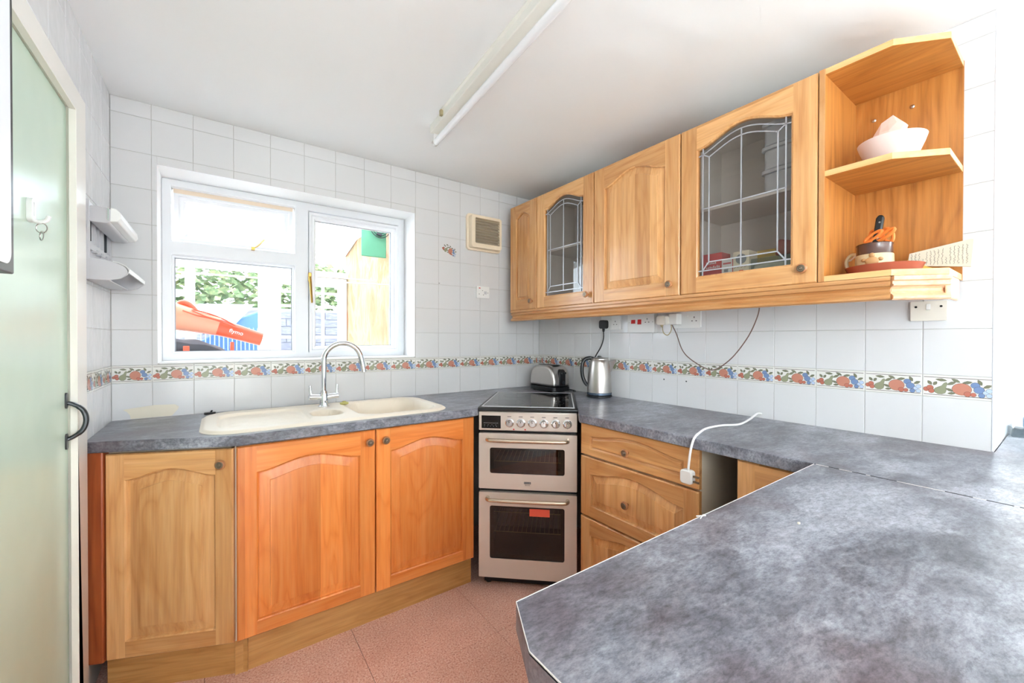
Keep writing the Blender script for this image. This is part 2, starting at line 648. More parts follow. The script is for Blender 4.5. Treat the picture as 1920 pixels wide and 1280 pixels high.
# dining end behind the camera
struct(MB().box(LX2 - .12, RWX + .2, FY - .12, FY, 0, CZ).build('wall_front', M['plaster']))
struct(MB().box(LX2 - .12, LX - .12, -.6, -.48, 0, CZ).build('wall_dining_back', M['plaster']))
struct(MB().plate([(FY, 0), (-.6, 0), (-.6, CZ), (FY, CZ)], [[(-4.0, .35), (-4.0, 2.15), (-2.6, 2.15), (-2.6, .35)]], LX2, LX2 - .12, 0,
                  lambda a, b, h: (h, a, b), 0).build('wall_dining_left', M['plaster']))
sw = [(-4.2, .7), (-4.2, 2.2), (-1.0, 2.2), (-1.0, .7)]
struct(MB().plate([(FY - .1, 0), (.4, 0), (.4, CZ), (FY - .1, CZ)], [sw], RWX, RWX + .12, 0,
                  lambda a, b, h: (h, a, b), 0).build('wall_side', M['plaster']))
# return wall beyond the free end of the tiled wall, with a doorway recess and sloping soffit
struct(MB().plate([(2.16, 0), (RWX, 0), (RWX, CZ), (2.16, CZ)], [[(2.47, .93), (2.47, 1.84), (2.78, 1.84), (2.78, .93)]], YEND + .004, YEND + .12, 0,
                  lambda a, b, h: (a, h, b), 0).build('wall_return', M['plaster']))
struct(MB().box(2.4, 2.85, YEND + .10, YEND + .14, .9, 1.9).build('wall_recess', M['frame_paint']))
struct(MB().prism([(2.0, CZ), (2.0, CZ - .015), (2.8, CZ - .33), (3.6, CZ - .65), (3.6, CZ)], -.5, YEND + .003, 0, lambda a, b, h: (a, h, b)).build('ceiling_slope', M['ceiling']))

w3 = MB()
for y in (-4.2, -3.15, -2.1, -1.05):
    w3.box(RWX + .02, RWX + .08, y, y + .05, .7, 2.2)
w3.box(RWX + .02, RWX + .08, -4.2, -1.0, .7, .75).box(RWX + .02, RWX + .08, -4.2, -1.0, 2.15, 2.2)
struct(w3.build('window_2', M['pvc']))


w4 = MB()  # unseen window, put in to send side light onto the right wall
for y in (-4.0, -3.32, -2.65):
    w4.box(LX2 - .09, LX2 - .03, y, y + .05, .35, 2.15)
w4.box(LX2 - .09, LX2 - .03, -4.0, -2.6, .35, .41).box(LX2 - .09, LX2 - .03, -4.0, -2.6, 2.09, 2.15)
struct(w4.build('added_window', M['pvc']))
struct(MB().box(LX2 + .001, RWX - .001, FY + .001, -.60, .0005, .010).build('floor_dining', mk('bounce_floor', (226, 218, 206), .9)))  # unseen floor made pale to bounce light up to the ceiling


# ------------------------------------------------------------------ tiles
def tile_mesh(w, h, mat):
    """glazed tile in its own plane: x across, z up, face towards -y"""
    c, d = .0011, JT
    m = MB()
    v = [(0, d, 0), (w, d, 0), (w, d, h), (0, d, h), (0, c, 0), (w, c, 0), (w, c, h), (0, c, h),
         (c, 0, c), (w - c, 0, c), (w - c, 0, h - c), (c, 0, h - c)]
    f = [(8, 9, 10, 11)]
    for k in range(4):
        j = (k + 1) % 4
        f += [(k, j, 4 + j, 4 + k), (4 + k, 4 + j, 8 + j, 8 + k)]
    m.add(v, f)
    return m


def ell(cx, cy, rx, ry, n=14, rot=0):
    o = []
    for k in range(n):
        a = 2 * math.pi * k / n
        x, y = rx * math.cos(a), ry * math.sin(a)
        o.append((cx + x * math.cos(rot) - y * math.sin(rot), cy + x * math.sin(rot) + y * math.cos(rot)))
    return o


def leaf(cx, cy, l, w, rot):
    pts = [(-1, 0), (-.5, .55), (.1, .8), (.6, .5), (1, 0), (.55, -.5), (0, -.75), (-.55, -.5)]
    return [(cx + x * l * math.cos(rot) - y * w * math.sin(rot), cy + x * l * math.sin(rot) + y * w * math.cos(rot)) for x, y in pts]


PEAR = [(-1, -.35), (-.85, -.75), (-.4, -1), (.2, -1), (.65, -.75), (.8, -.3), (.72, .1), (.85, .5), (.95, .85), (.75, 1), (.45, .85), (.1, .35), (-.4, .15), (-.8, -.05)]


def fruit(m, w, h, first):
    """printed fruit garland as flat colour shapes on a border tile; material slots start at first"""
    RED, DEEP, GRN, LEAF, BLU, PAL, LIN = range(first, first + 7)
    lay = [0]

    def shape(poly, mi, outline=True):
        cx = sum(p[0] for p in poly) / len(poly)
        cy = sum(p[1] for p in poly) / len(poly)
        if outline:
            lay[0] += 1
            big = []
            for x, y in poly:
                d = math.hypot((x - cx), (y - cy)) or 1
                k = 1 + .0007 / d
                big.append((cx + (x - cx) * k, cy + (y - cy) * k))
            m.add([(x, -.00002 * lay[0], y) for x, y in big], [tuple(range(len(big)))], LIN)
        lay[0] += 1
        m.add([(x, -.00002 * lay[0], y) for x, y in poly], [tuple(range(len(poly)))], mi)

    for v in (.10, .90):
        shape([(.02 * w, (v - .012) * h), (.98 * w, (v - .012) * h), (.98 * w, (v + .012) * h), (.02 * w, (v + .012) * h)], LIN, False)
    for u, v, l, a in ((.11, .64, .05, 2.2), (.19, .62, .045, 1.0), (.28, .79, .085, -.12), (.43, .66, .075, .5), (.49, .79, .07, -.5),
                       (.65, .73, .07, .2), (.82, .76, .06, -1.1), (.92, .60, .06, .5)):
        shape(leaf(u * w, v * h, l * w, .035 * w, a), LEAF)
    for u, v, r, c in ((.055, .34, .042, DEEP), (.115, .41, .05, DEEP), (.135, .27, .044, DEEP)):
        shape(ell(u * w, v * h, r * w, r * w * 1.05), c)
    shape([(.275 * w + x * .10 * w, .42 * h + y * .27 * h) for x, y in PEAR], GRN)
    shape(leaf(.40 * w, .36 * h, .06 * w, .03 * w, -.5), LEAF)
    for u, v, r, c in ((.76, .62, .062, BLU), (.81, .43, .072, BLU), (.845, .20, .044, BLU), (.90, .33, .04, PAL), (.945, .42, .042, PAL), (.945, .21, .04, PAL)):
        shape(ell(u * w, v * h, r * w, r * w * .95), c)
    shape(ell(.575 * w, .42 * h, .135 * w, .26 * h, 20), RED)
    for u, v, r in ((.655, .22, .05), (.735, .21, .038)):
        shape(ell(u * w, v * h, r * w, r * w), DEEP)
    shape(leaf(.43 * w, .21 * h, .055 * w, .03 * w, .1), LEAF)


PRINT = [M['fr_red'], M['fr_deep'], M['fr_green'], M['fr_leaf'], M['fr_blue'], M['fr_pale'], M['fr_line']]
_cache = {}


def get_tile(w, h, kind):
    key = (round(w, 4), round(h, 4), kind)
    if key not in _cache:
        m = tile_mesh(w, h, None)
        mats = [M['tile']]
        if kind == 'border':
            fruit(m, w, h, 1)
            mats = [M['tile_edge']] + PRINT
        if kind == 'motif':
            k = MB()
            fruit(k, .11, .075, 1)
            ca, sa = math.cos(-.35), math.sin(-.35)
            n0 = len(m.v)
            # the garland without its two ruled lines, turned and bunched on a plain tile
            keep = [i for i, f in enumerate(k.f) if i > 1]
            vv = [(.075 + ((x - .055) * ca - (z - .037) * sa) * .95, y, .075 + ((x - .055) * sa + (z - .037) * ca) * 1.0) for x, y, z in k.v]
            m.v += vv
            for i in keep:
                m.f.append(tuple(n0 + q for q in k.f[i]))
                m.m.append(k.m[i])
            mats = [M['tile']] + PRINT
        o = m.build('tile', mats, recalc=False)
        _cache[key] = o.data
        bpy.data.objects.remove(o)
    return _cache[key]


def lay_tiles(wall, cols, rows, place, skip):
    """cols, rows = lists of joint positions; place(a, z) gives location and z-rotation"""
    for i in range(len(cols) - 1):
        for j in range(len(rows) - 1):
            a0, a1 = cols[i] + JT / 2, cols[i + 1] - JT / 2
            z0, z1 = rows[j] + JT / 2, rows[j + 1] - JT / 2
            border = abs(rows[j + 1] - ZB) < .001
            for (b0, b1, y0, y1) in skip(a0, a1, z0, z1):
                if b1 - b0 < .006 or y1 - y0 < .006:
                    continue
                kind = 'border' if border else 'plain'
                if wall is back and i == 10 and abs(rows[j] - (ZB + 4 * P)) < .001:
                    kind = 'motif'
                loc, rz = place(b0, b1, y0)
                inst('border_tile' if border else 'tile', get_tile(b1 - b0, y1 - y0, kind), wall, loc, (0, 0, rz))


rows = [WT - .01, ZB - BH, ZB] + [ZB + k * P for k in range(1, 8)] + [CZ]


def cut(hx0, hx1, hz0, hz1):
    """keep the part of a tile outside a rectangular opening"""
    def f(a0, a1, z0, z1):
        if a1 <= hx0 or a0 >= hx1 or z1 <= hz0 or z0 >= hz1:
            return [(a0, a1, z0, z1)]
        out = []
        if a0 < hx0:
            out.append((a0, hx0, z0, z1))
        if a1 > hx1:
            out.append((hx1, a1, z0, z1))
        m0, m1 = max(a0, hx0), min(a1, hx1)
        if z0 < hz0:
            out.append((m0, m1, z0, hz0))
        if z1 > hz1:
            out.append((m0, m1, hz1, z1))
        return out
    return f


wcols = [LX, -.236] + [-.397 + P * c for c in range(2, 16)] + [RX]
lay_tiles(back, wcols, rows, lambda a, b, z: ((a, BY, z), 0), cut(WX0, WX1, WZ0, WZ1))

rcols = [-(BY), -(2.147 + P)] + [-(2.147 - P * c) for c in range(0, 14)]      # along -y, rising


def rskip(a0, a1, z0, z1):
    if z0 > ZB + 2 * P + .02 and a0 < -.50:
        return []                      # behind the wall units
    return [(a0, a1, z0, z1)]


rcols[-1] = -YEND - .001
lay_tiles(right, rcols, rows, lambda a, b, z: ((RX, -a, z), -math.pi / 2), rskip)

lcols = [1.915 - P * k for k in range(7, 0, -1)] + [1.915, 2.064, 2.216, BY]


def lskip(a0, a1, z0, z1):
    if a1 <= 1.917 and z0 < 2.02:
        if z1 > 2.03:
            return [(a0, a1, 2.028, z1)]
        return []
    if a0 < .9:
        return []
    return [(a0, a1, z0, z1)]


lay_tiles(left, lcols, rows, lambda a, b, z: ((LX, a, z), math.pi / 2), lskip)
# putty patch, drill holes, nail
MB().prism([(-.331, .953), (-.298, .957), (-.229, .964), (-.16, .961), (-.146, .95), (-.150, .937), (-.171, .911), (-.306, .911), (-.309, .928), (-.318, .942)],
           -.0006, .0002, 0, lambda a, b, h: (a, BY + h, b)).build('putty_patch', M['putty'], back)
MB().tube([(1.13, BY, 1.605), (1.13, BY - .012, 1.605)], .0016, 6).build('nail', M['black'], back)
for y in (1.31, 1.181):
    MB().tube([(RX + .001, y, 1.04), (RX - .0012, y, 1.04)], .0038, 10).build('drill_hole', M['black'], right)

# ------------------------------------------------------------------ kitchen window
win = struct(bpy.data.objects.new('window_1', None))
COL.objects.link(win)
win.location = (0, 2.54, 0)               # room face of the frame


def bar(m, x0, x1, z0, z1, y0=0, y1=.06):
    m.box(x0, x1, y0, y1, z0, z1)


fr = MB()
fr.plate([(-.218, 1.148), (.970, 1.148), (.970, 2.018), (-.218, 2.018)],
         [[(-.182, 1.724), (-.182, 1.985), (.345, 1.985), (.345, 1.724)],
          [(-.182, 1.180), (-.182, 1.660), (.345, 1.660), (.345, 1.180)],
          [(.412, 1.180), (.412, 1.975), (.930, 1.975), (.930, 1.180)]], 0, .065, 0, lambda a, b, h: (a, h, b))
fr.build('frame', M['pvc'], win, bevel=.004)


def bead(name, x0, x1, z0, z1, w, y0, y1, parent):
    """moulded inner frame: stepped bead round a pane"""
    m = MB()
    s = [(0, y0), (w * .35, y0), (w * .5, y0 + .012), (w * .8, y0 + .014), (w, y0 + .026)]
    loops = []
    for d, y in s:
        loops.append([(x0 + d, y, z0 + d), (x1 - d, y, z0 + d), (x1 - d, y, z1 - d), (x0 + d, y, z1 - d)])
    loops.append([(x0 + w, y1, z0 + w), (x1 - w, y1, z0 + w), (x1 - w, y1, z1 - w), (x0 + w, y1, z1 - w)])
    loops.append([(x0, y1, z0), (x1, y1, z0), (x1, y1, z1), (x0, y1, z1)])
    loops.append(loops[0])
    for a, b in zip(loops, loops[1:]):
        m.add(a + b, [(k, (k + 1) % 4, 4 + (k + 1) % 4, 4 + k) for k in range(4)])
    return m.build(name, M['pvc'], parent)


def pane(x0, x1, z0, z1, y, parent):
    g = MB().box(x0, x1, y - .003, y + .003, z0, z1).build('pane', M['pane'], parent)
    m = MB()
    e = .004
    for a in ((x0, x1, z0, z0 + e), (x0, x1, z1 - e, z1), (x0, x0 + e, z0, z1), (x1 - e, x1, z0, z1)):
        m.box(a[0], a[1], y - .006, y - .003, a[2], a[3])
    m.build('gasket', M['gasket'], g)
    return g


bead('glazing_bead', -.192, .352, 1.172, 1.666, .021, .012, .05, win)
pane(-.173, .333, 1.190, 1.647, .04, win)
# side-hung casement
cs = bead('casement', .414, .927, 1.177, 1.965, .036, -.010, .055, win)
pane(.449, .891, 1.212, 1.930, .035, win)
h = MB().box(.408, .424, -.024, -.010, 1.575, 1.625).build('casement_handle', M['gold'], win, bevel=.003)
MB().tube([(.414, -.03, 1.60), (.417, -.036, 1.56), (.424, -.036, 1.455)], [.008, .007, .005], 8).build('lever', M['gold'], h)
# top-hung vent pushed open: hinged along its head
vent = bpy.data.objects.new('vent_sash', None)
COL.objects.link(vent)
vent.parent = win
vent.location = (0, .05, 1.975)
vent.rotation_euler = (math.radians(16), 0, 0)
bead('vent_frame', -.178, .341, -.252, 0, .048, 0, .055, vent)
MB().box(-.132, .295, .035, .041, -.206, -.046).build('vent_pane', M['pane'], vent)
MB().box(-.178, .341, -.006, .05, -.008, .012).build('vent_head', M['tan_edge'], vent)
MB().box(.14, .155, -.03, .0, 1.716, 1.73).tube([(.145, -.01, 1.727), (.165, .03, 1.745), (.205, .10, 1.80)], .006, 6).build('window_stay', M['gold'], win)
MB().box(-.214, .966, -.172, 0, 1.142, 1.150).build('sill', M['reveal'], win, bevel=.003)

# ------------------------------------------------------------------ left wall: green door, architrave
dr = bpy.data.objects.new('door_1', None)
COL.objects.link(dr)
struct(dr)
dr.location = (LX - .01, DY0, 0)
MB().box(-.035, 0, .004, DY1 - DY0 - .004, .006, DZ - .004).build('door_leaf', M['door'], dr, bevel=.003)
dh = bpy.data.objects.new('pull_handle', None)
COL.objects.link(dh)
dh.parent = dr
dh.location = (0, DY1 - DY0 - .028, 1.006)
for s in (-1, 1):
    MB().plate(rrect(-.009, .009, s * .062 - .0 - .024, s * .062 + .024, .008), [], 0, .004, 0, lambda a, b, h: (h, a, b)).build('handle_plate', M['pewter'], dh, bevel=.001)
MB().tube(spline([(.004, 0, -.055), (.018, .002, -.048), (.036, .004, -.03), (.043, .005, 0), (.036, .004, .03), (.018, .002, .048), (.004, 0, .055)]), [.006] * 12 + [.007] * 25 + [.006] * 12, 10).build('grip', M['pewter'], dh)
ar = MB()
ar.plate([(DY0 - .07, 0), (1.912, 0), (1.912, 2.025), (DY0 - .07, 2.025)], [[(DY0 + .008, -.001 + .002), (DY0 + .008, DZ - .008), (DY1 - .012, DZ - .008), (DY1 - .012, .001)]],
         LX - .004, LX + .013, 0, lambda a, b, h: (h, a, b))
struct(ar.build('trim_2', M['frame_paint'], bevel=.008, seg=3))


# ------------------------------------------------------------------ joinery builders
def bell(t):
    return (.5 - .5 * math.cos(2 * math.pi * t)) ** .85


def door_mesh(W, H, arch=.045, stile=.062, rb=.062, rt=.058, bw=.036, t=.02, glass=False, N=18, groove=False):
    """framed cathedral-arch door: slots 0 stile, 1 rail, 2 panel; front at y=0, x right, z up"""
    m = MB()
    xl, xr, zb, zt = stile, W - stile, rb, H - rt - arch
    e = .004
    xs = [xl + (xr - xl) * i / N for i in range(N + 1)]
    tz = [zt + arch * bell(i / N) for i in range(N + 1)]
    # stiles and rails
    m.add([(e, 0, e), (xl, 0, e), (xl, 0, H - e), (e, 0, H - e)], [(0, 1, 2, 3)], 0)
    m.add([(xr, 0, e), (W - e, 0, e), (W - e, 0, H - e), (xr, 0, H - e)], [(0, 1, 2, 3)], 0)
    for i in range(N):
        m.add([(xs[i], 0, e), (xs[i + 1], 0, e), (xs[i + 1], 0, zb), (xs[i], 0, zb)], [(0, 1, 2, 3)], 1)
        m.add([(xs[i], 0, tz[i]), (xs[i + 1], 0, tz[i + 1]), (xs[i + 1], 0, H - e), (xs[i], 0, H - e)], [(0, 1, 2, 3)], 1)
    o = [(e, 0, e), (W - e, 0, e), (W - e, 0, H - e), (e, 0, H - e)]
    p = [(0, e, 0), (W, e, 0), (W, e, H), (0, e, H)]
    q = [(0, t, 0), (W, t, 0), (W, t, H), (0, t, H)]
    for a, b in ((o, p), (p, q)):
        m.add(a + b, [(k, (k + 1) % 4, 4 + (k + 1) % 4, 4 + k) for k in range(4)], 0)
    loop = [(xs[i], zb) for i in range(N + 1)] + [(xs[i], tz[i]) for i in range(N, -1, -1)]
    n = len(loop)

    def ring_at(dd):
        xx = [xl + dd + (xr - xl - 2 * dd) * i / N for i in range(N + 1)]
        out = [(x, zb + dd) for x in xx]
        for x in reversed(xx):
            t_ = (x - xl) / (xr - xl)
            sl = arch * (bell(min(1, t_ + .01)) - bell(max(0, t_ - .01))) / (.02 * (xr - xl))
            out.append((x, zt + arch * bell(t_) - dd * math.sqrt(1 + sl * sl)))
        return out

    if glass:
        prof = [(0, 0), (.004, .004), (.006, .004), (.007, t)]
    elif groove:
        prof = [(0, 0), (.003, .006), (.007, .0085), (.011, .0075), (.014, .001), (.016, 0)]
    else:
        prof = [(0, 0), (.004, .003), (.006, .0115), (.0095, .0120), (.009 + bw, .0040), (.0098 + bw, .0012), (.0115 + bw, .0008)]
    rings = []
    for d, y in prof:
        rings.append([(x, y, z) for x, z in ring_at(d)])
    for k, (a, b) in enumerate(zip(rings, rings[1:])):
        m.add(a + b, [(i, (i + 1) % n, n + (i + 1) % n, n + i) for i in range(n)], 2 if k > 1 else 0)
    if glass:
        r = rings[-1]
        bk = [(x, t, z) for x, z in [(0, 0), (W, 0), (W, H), (0, H)]]
        for i in range(N):   # back of the rails
            m.add([(xs[i], t, 0), (xs[i + 1], t, 0), (r[i + 1][0], t, r[i + 1][2]), (r[i][0], t, r[i][2])], [(0, 1, 2, 3)], 1)
            a, b = r[n - 1 - i], r[n - 2 - i]
            m.add([a, b, (xs[i + 1], t, H), (xs[i], t, H)], [(0, 1, 2, 3)], 1)
        m.add([(0, t, 0), (xs[0], t, 0), (xs[0], t, H), (0, t, H)], [(0, 1, 2, 3)], 0)
        m.add([(xs[N], t, 0), (W, t, 0), (W, t, H), (xs[N], t, H)], [(0, 1, 2, 3)], 0)
    else:
        m.add(q, [(3, 2, 1, 0)], 0)
        r = rings[-1]
        for i in range(N):
            m.add([r[i], r[i + 1], r[n - 2 - i], r[n - 1 - i]], [(0, 1, 2, 3)], 2)
    return m, (xl, xr, zb, zt, xs, tz)


KNOB = None


def knob(parent, x, z, s=1):
    global KNOB
    prof = [(.0065, 0), (.0065, .010), (.010, .013), (.0165, .017), (.0175, .021), (.0155, .025), (.0125, .0265), (.0118, .0255), (.0105, .0275), (.007, .0275), (.0062, .0262), (.0045, .029), (.0001, .030)]
    mis = [0, 0, 0, 0, 0, 0, 1, 1, 1, 1, 1, 1]
    if KNOB is None:
        o = MB().lathe(prof, 20, axis='Y', mis=mis).build('knob', [M['knobwood'], M['antique']])
        KNOB = o.data
        bpy.data.objects.remove(o)
    return inst('knob', KNOB, parent, (x, 0, z))


def strip(m, pts, w, y, t):
    """flat lead strip along a polyline in the door plane (x, z)"""
    for a, b in zip(pts, pts[1:]):
        d = Vector((b[0] - a[0], b[1] - a[1]))
        L = d.length
        if L < 1e-6:
            continue
        d /= L
        n = Vector((-d.y, d.x)) * w / 2
        ex = d * w * .35
        c = [(a[0] - ex.x + n.x, a[1] - ex.y + n.y), (b[0] + ex.x + n.x, b[1] + ex.y + n.y), (b[0] + ex.x - n.x, b[1] + ex.y - n.y), (a[0] - ex.x - n.x, a[1] - ex.y - n.y)]
        m.prism(c, y, y + t, 0, lambda p, q, h: (p, h, q))


def glass_door(cab, W, H, x, z, mats, kx):
    m, (xl, xr, zb, zt, xs, tz) = door_mesh(W, H, .052, .072, .066, .050, glass=True)
    d = m.build('door', mats, cab, (x, 0, z), sharp=25)
    g = MB()
    loop = [(xs[i], zb) for i in range(len(xs))] + [(xs[i], tz[i]) for i in range(len(xs) - 1, -1, -1)]
    g.prism(loop, .010, .013, 0, lambda p, q, h: (p, h, q))
    g.build('glass', M['cabglass'], d)
    L = MB()
    o1, o2, w = .024, .050, .0045
    arch1 = [(xx, zz - .030) for xx, zz in zip(xs, tz)]
    A2 = [(xx, zz - .056) for xx, zz in zip(xs, tz) if xl + o2 - .004 <= xx <= xr - o2 + .004]
    zmid = (zb + zt + .03) / 2

    def az(x_, off):
        return zt + .052 * bell((x_ - xl) / (xr - xl)) - off

    y, t = .006, .003
    for s in (xl + o1, xr - o1):
        strip(L, [(s, zb), (s, az(s, 0))], w, y, t)
    strip(L, arch1, w, y, t)
    A2 = [(xl + o2, az(xl + o2, .056))] + A2 + [(xr - o2, az(xr - o2, .056))]
    strip(L, A2, w, y, t)
    for s, e in ((xl + o2, xl + o1), (xr - o2, xr - o1)):
        strip(L, [(s, zb + .060), (s, az(s, .056))], w, y, t)
        strip(L, [(s, az(s, .056)), (e, az(e, .030))], w, y, t)
        strip(L, [(s, zb + .060), (e, zb + .026)], w, y, t)
    strip(L, [(xl, zb + .026), (xr, zb + .026)], w, y, t)
    strip(L, [(xl + o2, zb + .060), (xr - o2, zb + .060)], w, y, t)
    strip(L, [(xl + o1, zmid), (xr - o1, zmid)], w, y, t)
    strip(L, [((xl + xr) / 2, zb + .026), ((xl + xr) / 2, az((xl + xr) / 2, .030))], w, y, t)
    L.build('lead_came', M['lead'], d)
    knob(d, kx, .05)
    return d


WOODU = [M['oak_v'], M['oak_h'], M['oak_v']]
WOODB = [M['base_v'], M['base_h'], M['base_v']]


def carcass(parent, W, D, H, mat, inside, y0=.021, t=.016, shelf=()):
    m = MB()
    m.box(0, t, y0, D, 0, H).box(W - t, W, y0, D, 0, H).box(t, W - t, y0, D, 0, t).box(t, W - t, y0, D, H - t, H)
    m.box(t, W - t, D - .006, D, t, H - t, 1)
    for z in shelf:
        m.box(t, W - t, y0 + .02, D - .006, z, z + .016, 1)
    return m.build('carcass', [mat, inside], parent)


# ------------------------------------------------------------------ wall units on the right wall (local x runs towards the camera)
CX, CB, CH = 1.625, 1.447, .700           # door face, door bottom, door height
DEP = RX - CX - .002
units = [(2.290, 2.006), (2.003, 1.524), (1.521, 1.021), (1.018, .518)]
labels = ['narrow oak wall cabinet nearest the window wall with a slim arched door',
          'glazed oak wall cabinet with leaded glass between two solid doors',
          'oak wall cabinet with a solid arched raised panel door between the glazed ones',
          'glazed oak wall cabinet with leaded glass, plastic tubs inside, beside the open shelves']
for k, ((ya, yb), lab) in enumerate(zip(units, labels)):
    W = ya - yb
    c = thing('wall_cabinet', lab, 'cabinet', (CX, ya, CB), -math.pi / 2, 'oak wall cabinets')
    carcass(c, W, DEP, CH, M['carc_in'] if k in (1, 3) else M['oakshelf_v'], M['carc_in'], shelf=(.345,) if k in (1, 3) else ())
    if k in (1, 3):
        glass_door(c, W - .003, CH, .0015, 0, WOODU, W - .040)
    else:
        a = dict(arch=.030, stile=.066, bw=.014) if k == 0 else dict(arch=.052, stile=.070, rt=.060, rb=.062, bw=.030)
        d = door_mesh(W - .003, CH, **a)[0].build('door', WOODU, c, (.0015, 0, 0), sharp=20)
        knob(d, W - .042, .05)

# open end unit with clipped corner
SY = .516
es = thing('open_shelf_unit', 'open oak end shelf unit with clipped corner next to the glazed cabinet', 'shelf', (CX, SY, CB), -math.pi / 2)
OUT = [(.0, 0), (.182, 0), (.290, .095), (.290, DEP), (.0, DEP)]
MB().box(0, .017, .0, DEP, 0, CH).build('side_panel', M['oakshelf_v'], es)
MB().box(.017, .290, DEP - .010, DEP - .001, 0, CH - .0).build('back_panel', M['oakshelf_v'], es)
for z, nm in ((0, 'bottom_board'), (.346, 'shelf'), (CH - .019, 'top_board')):
    o = [(.017, .002), (.182, .002), (.288, .097), (.288, DEP - .010), (.017, DEP - .010)]
    b = MB().prism(o, z, z + .019, 0).build(nm, M['oakshelf_h'], es)
    e = MB()
    for p, q in zip(o[0:4], o[1:4]):
        n = Vector((q[1] - p[1], -(q[0] - p[0]))).normalized() * .0012
        e.prism([(p[0], p[1]), (p[0] + n.x, p[1] + n.y), (q[0] + n.x, q[1] + n.y), (q[0], q[1])], z + .0004, z + .0186)
    e.build('lipping', M['shelfedge'], b)
MB().box(.001, .017, -.0015, 0, .0, CH).build('front_lipping', M['oak_v'], es)
for y, z in ((.07, .602), (.171, .607)):
    MB().lathe([(.0065, 0), (.006, .002), (.004, .0035), (.0001, .004)], 12, (y, DEP - .0105, z), 'Y').build('screw', M['steel'], es)

# moulded pelmet under the units
PROF = [(-.022, 0), (.004, 0), (.009, .004), (.010, .010), (.006, .015), (-.002, .019), (-.006, .026), (-.005, .033), (.001, .039), (.010, .042), (.010, .046), (.005, .047), (.005, .055), (.012, .058), (.012, .070), (-.022, .070)]


def sweep(m, path, prof, mi=0):
    P_ = [Vector(p) for p in path]
    n = len(P_)
    rings = []
    for i in range(n):
        d1 = (P_[i] - P_[i - 1]).normalized() if i else (P_[1] - P_[0]).normalized()
        d2 = (P_[i + 1] - P_[i]).normalized() if i < n - 1 else d1
        n1, n2 = Vector((d1.y, -d1.x)), Vector((d2.y, -d2.x))
        s = (n1 + n2) / (1 + n1.dot(n2))
        rings.append([(P_[i].x + s.x * a, P_[i].y + s.y * a, z) for a, z in prof])
    k = len(prof)
    for a, b in zip(rings, rings[1:]):
        m.add(list(a) + list(b), [(i, (i + 1) % k, k + (i + 1) % k, k + i) for i in range(k)], mi)
    m.add(rings[0], [tuple(range(k))], mi)
    m.add(rings[-1], [tuple(range(k))[::-1]], mi)


pl = thing('pelmet', 'moulded oak pelmet running under the wall cabinets with a pale end', 'moulding', (CX, 2.275, CB - .072), -math.pi / 2)
L0 = 2.275 - SY
m = MB()
sweep(m, [(0, .004), (L0 + .182, .004)], PROF)
m.build('moulding', M['oak_h'], pl, sharp=25)
m = MB()
sweep(m, [(L0 + .183, .004), (L0 + .280, .090), (L0 + .287, .100)], PROF)
m.build('end_moulding', M['pale_h'], pl, sharp=25)['label'] = 'unvarnished pale wood end piece'
m = MB()
m.prism([(L0 + .281, .088), (L0 + .296, .100), (L0 + .296, .22), (L0 + .281, .22)], .001, .069)
m.build('return_end', M['pale_h'], pl, bevel=.008, seg=3)

# ------------------------------------------------------------------ base units along the window wall
ANG = math.atan2(1.777 - 1.955, .05 + .366)
c = thing('base_cabinet', 'angled single-door oak base cabinet beside the green door', 'cabinet', (LX, 1.955, 0), ANG)
LW = math.hypot(1.777 - 1.955, .05 + .366)
d = door_mesh(.388, .706, arch=.032, stile=.056, rb=.058, rt=.058, bw=.034)[0].build('door', [M['oak_v'], M['oak_h'], M['oak_v']], c, (.054, 0, .154), sharp=20)
knob(d, .355, .655)
MB().box(0, .050, -.004, .04, .150, .872).build('filler_post', M['post'], c, bevel=.004)
MB().box(.02, LW + .012, .062, .08, 0, .150).build('plinth', M['plinth'], c)
ca_, sa_2 = math.cos(ANG), math.sin(ANG)
foot = [((x - LX) * ca_ + (y - 1.955) * sa_2, -(x - LX) * sa_2 + (y - 1.955) * ca_) for x, y in ((LX + .004, 1.982), (.036, 1.812), (.036, 2.33), (LX + .004, 2.33))]
MB().prism(foot, .15, .868).build('carcass', M['carcass'], c)

c = thing('base_cabinet', 'double-door orange oak sink cabinet under the window', 'cabinet', (.047, 1.777, 0), 0)
for x, W, kx in ((.004, .498, .470), (.507, .487, .036)):
    d = door_mesh(W, .708, arch=.036, stile=.062, rb=.052, rt=.064, bw=.034)[0].build('door', WOODB, c, (x, 0, .155), sharp=20)
    knob(d, kx, .66)
MB().box(0, 1.010, .058, .076, 0, .150).build('plinth', M['plinth'], c)
mm = MB()
mm.box(0, .016, .021, .565, .15, .868).box(.978, .994, .021, .565, .15, .868).box(.016, .978, .021, .565, .15, .166).box(.016, .978, .55, .565, .166, .868)
mm.box(.016, .978, .021, .035, .80, .868)
mm.build('carcass', M['carcass'], c)

# drawer unit on the right
c = thing('drawer_cabinet', 'three-drawer oak base cabinet between the cooker and the narrow slot', 'cabinet', (1.372, 1.362, 0), -math.pi / 2)
W = .578
for z, H, arch, kz, gr in ((.724, .144, .030, .064, True), (.444, .272, .040, .128, False), (.164, .272, .040, .128, False)):
    d = door_mesh(W, H, arch=arch, stile=.058, rb=.030 if gr else .050, rt=.024 if gr else .034, bw=.026, groove=gr)[0].build('drawer', WOODU[1:2] + WOODU[1:2] + WOODU[1:2] if gr else WOODU, c, (0, 0, z), sharp=20)
    knob(d, .27, kz)
MB().box(.004, W, .021, .56, .15, .868).build('carcass', M['carcass'], c)
MB().box(.004, W, .058, .076, 0, .15).build('plinth', M['plinth'], c)

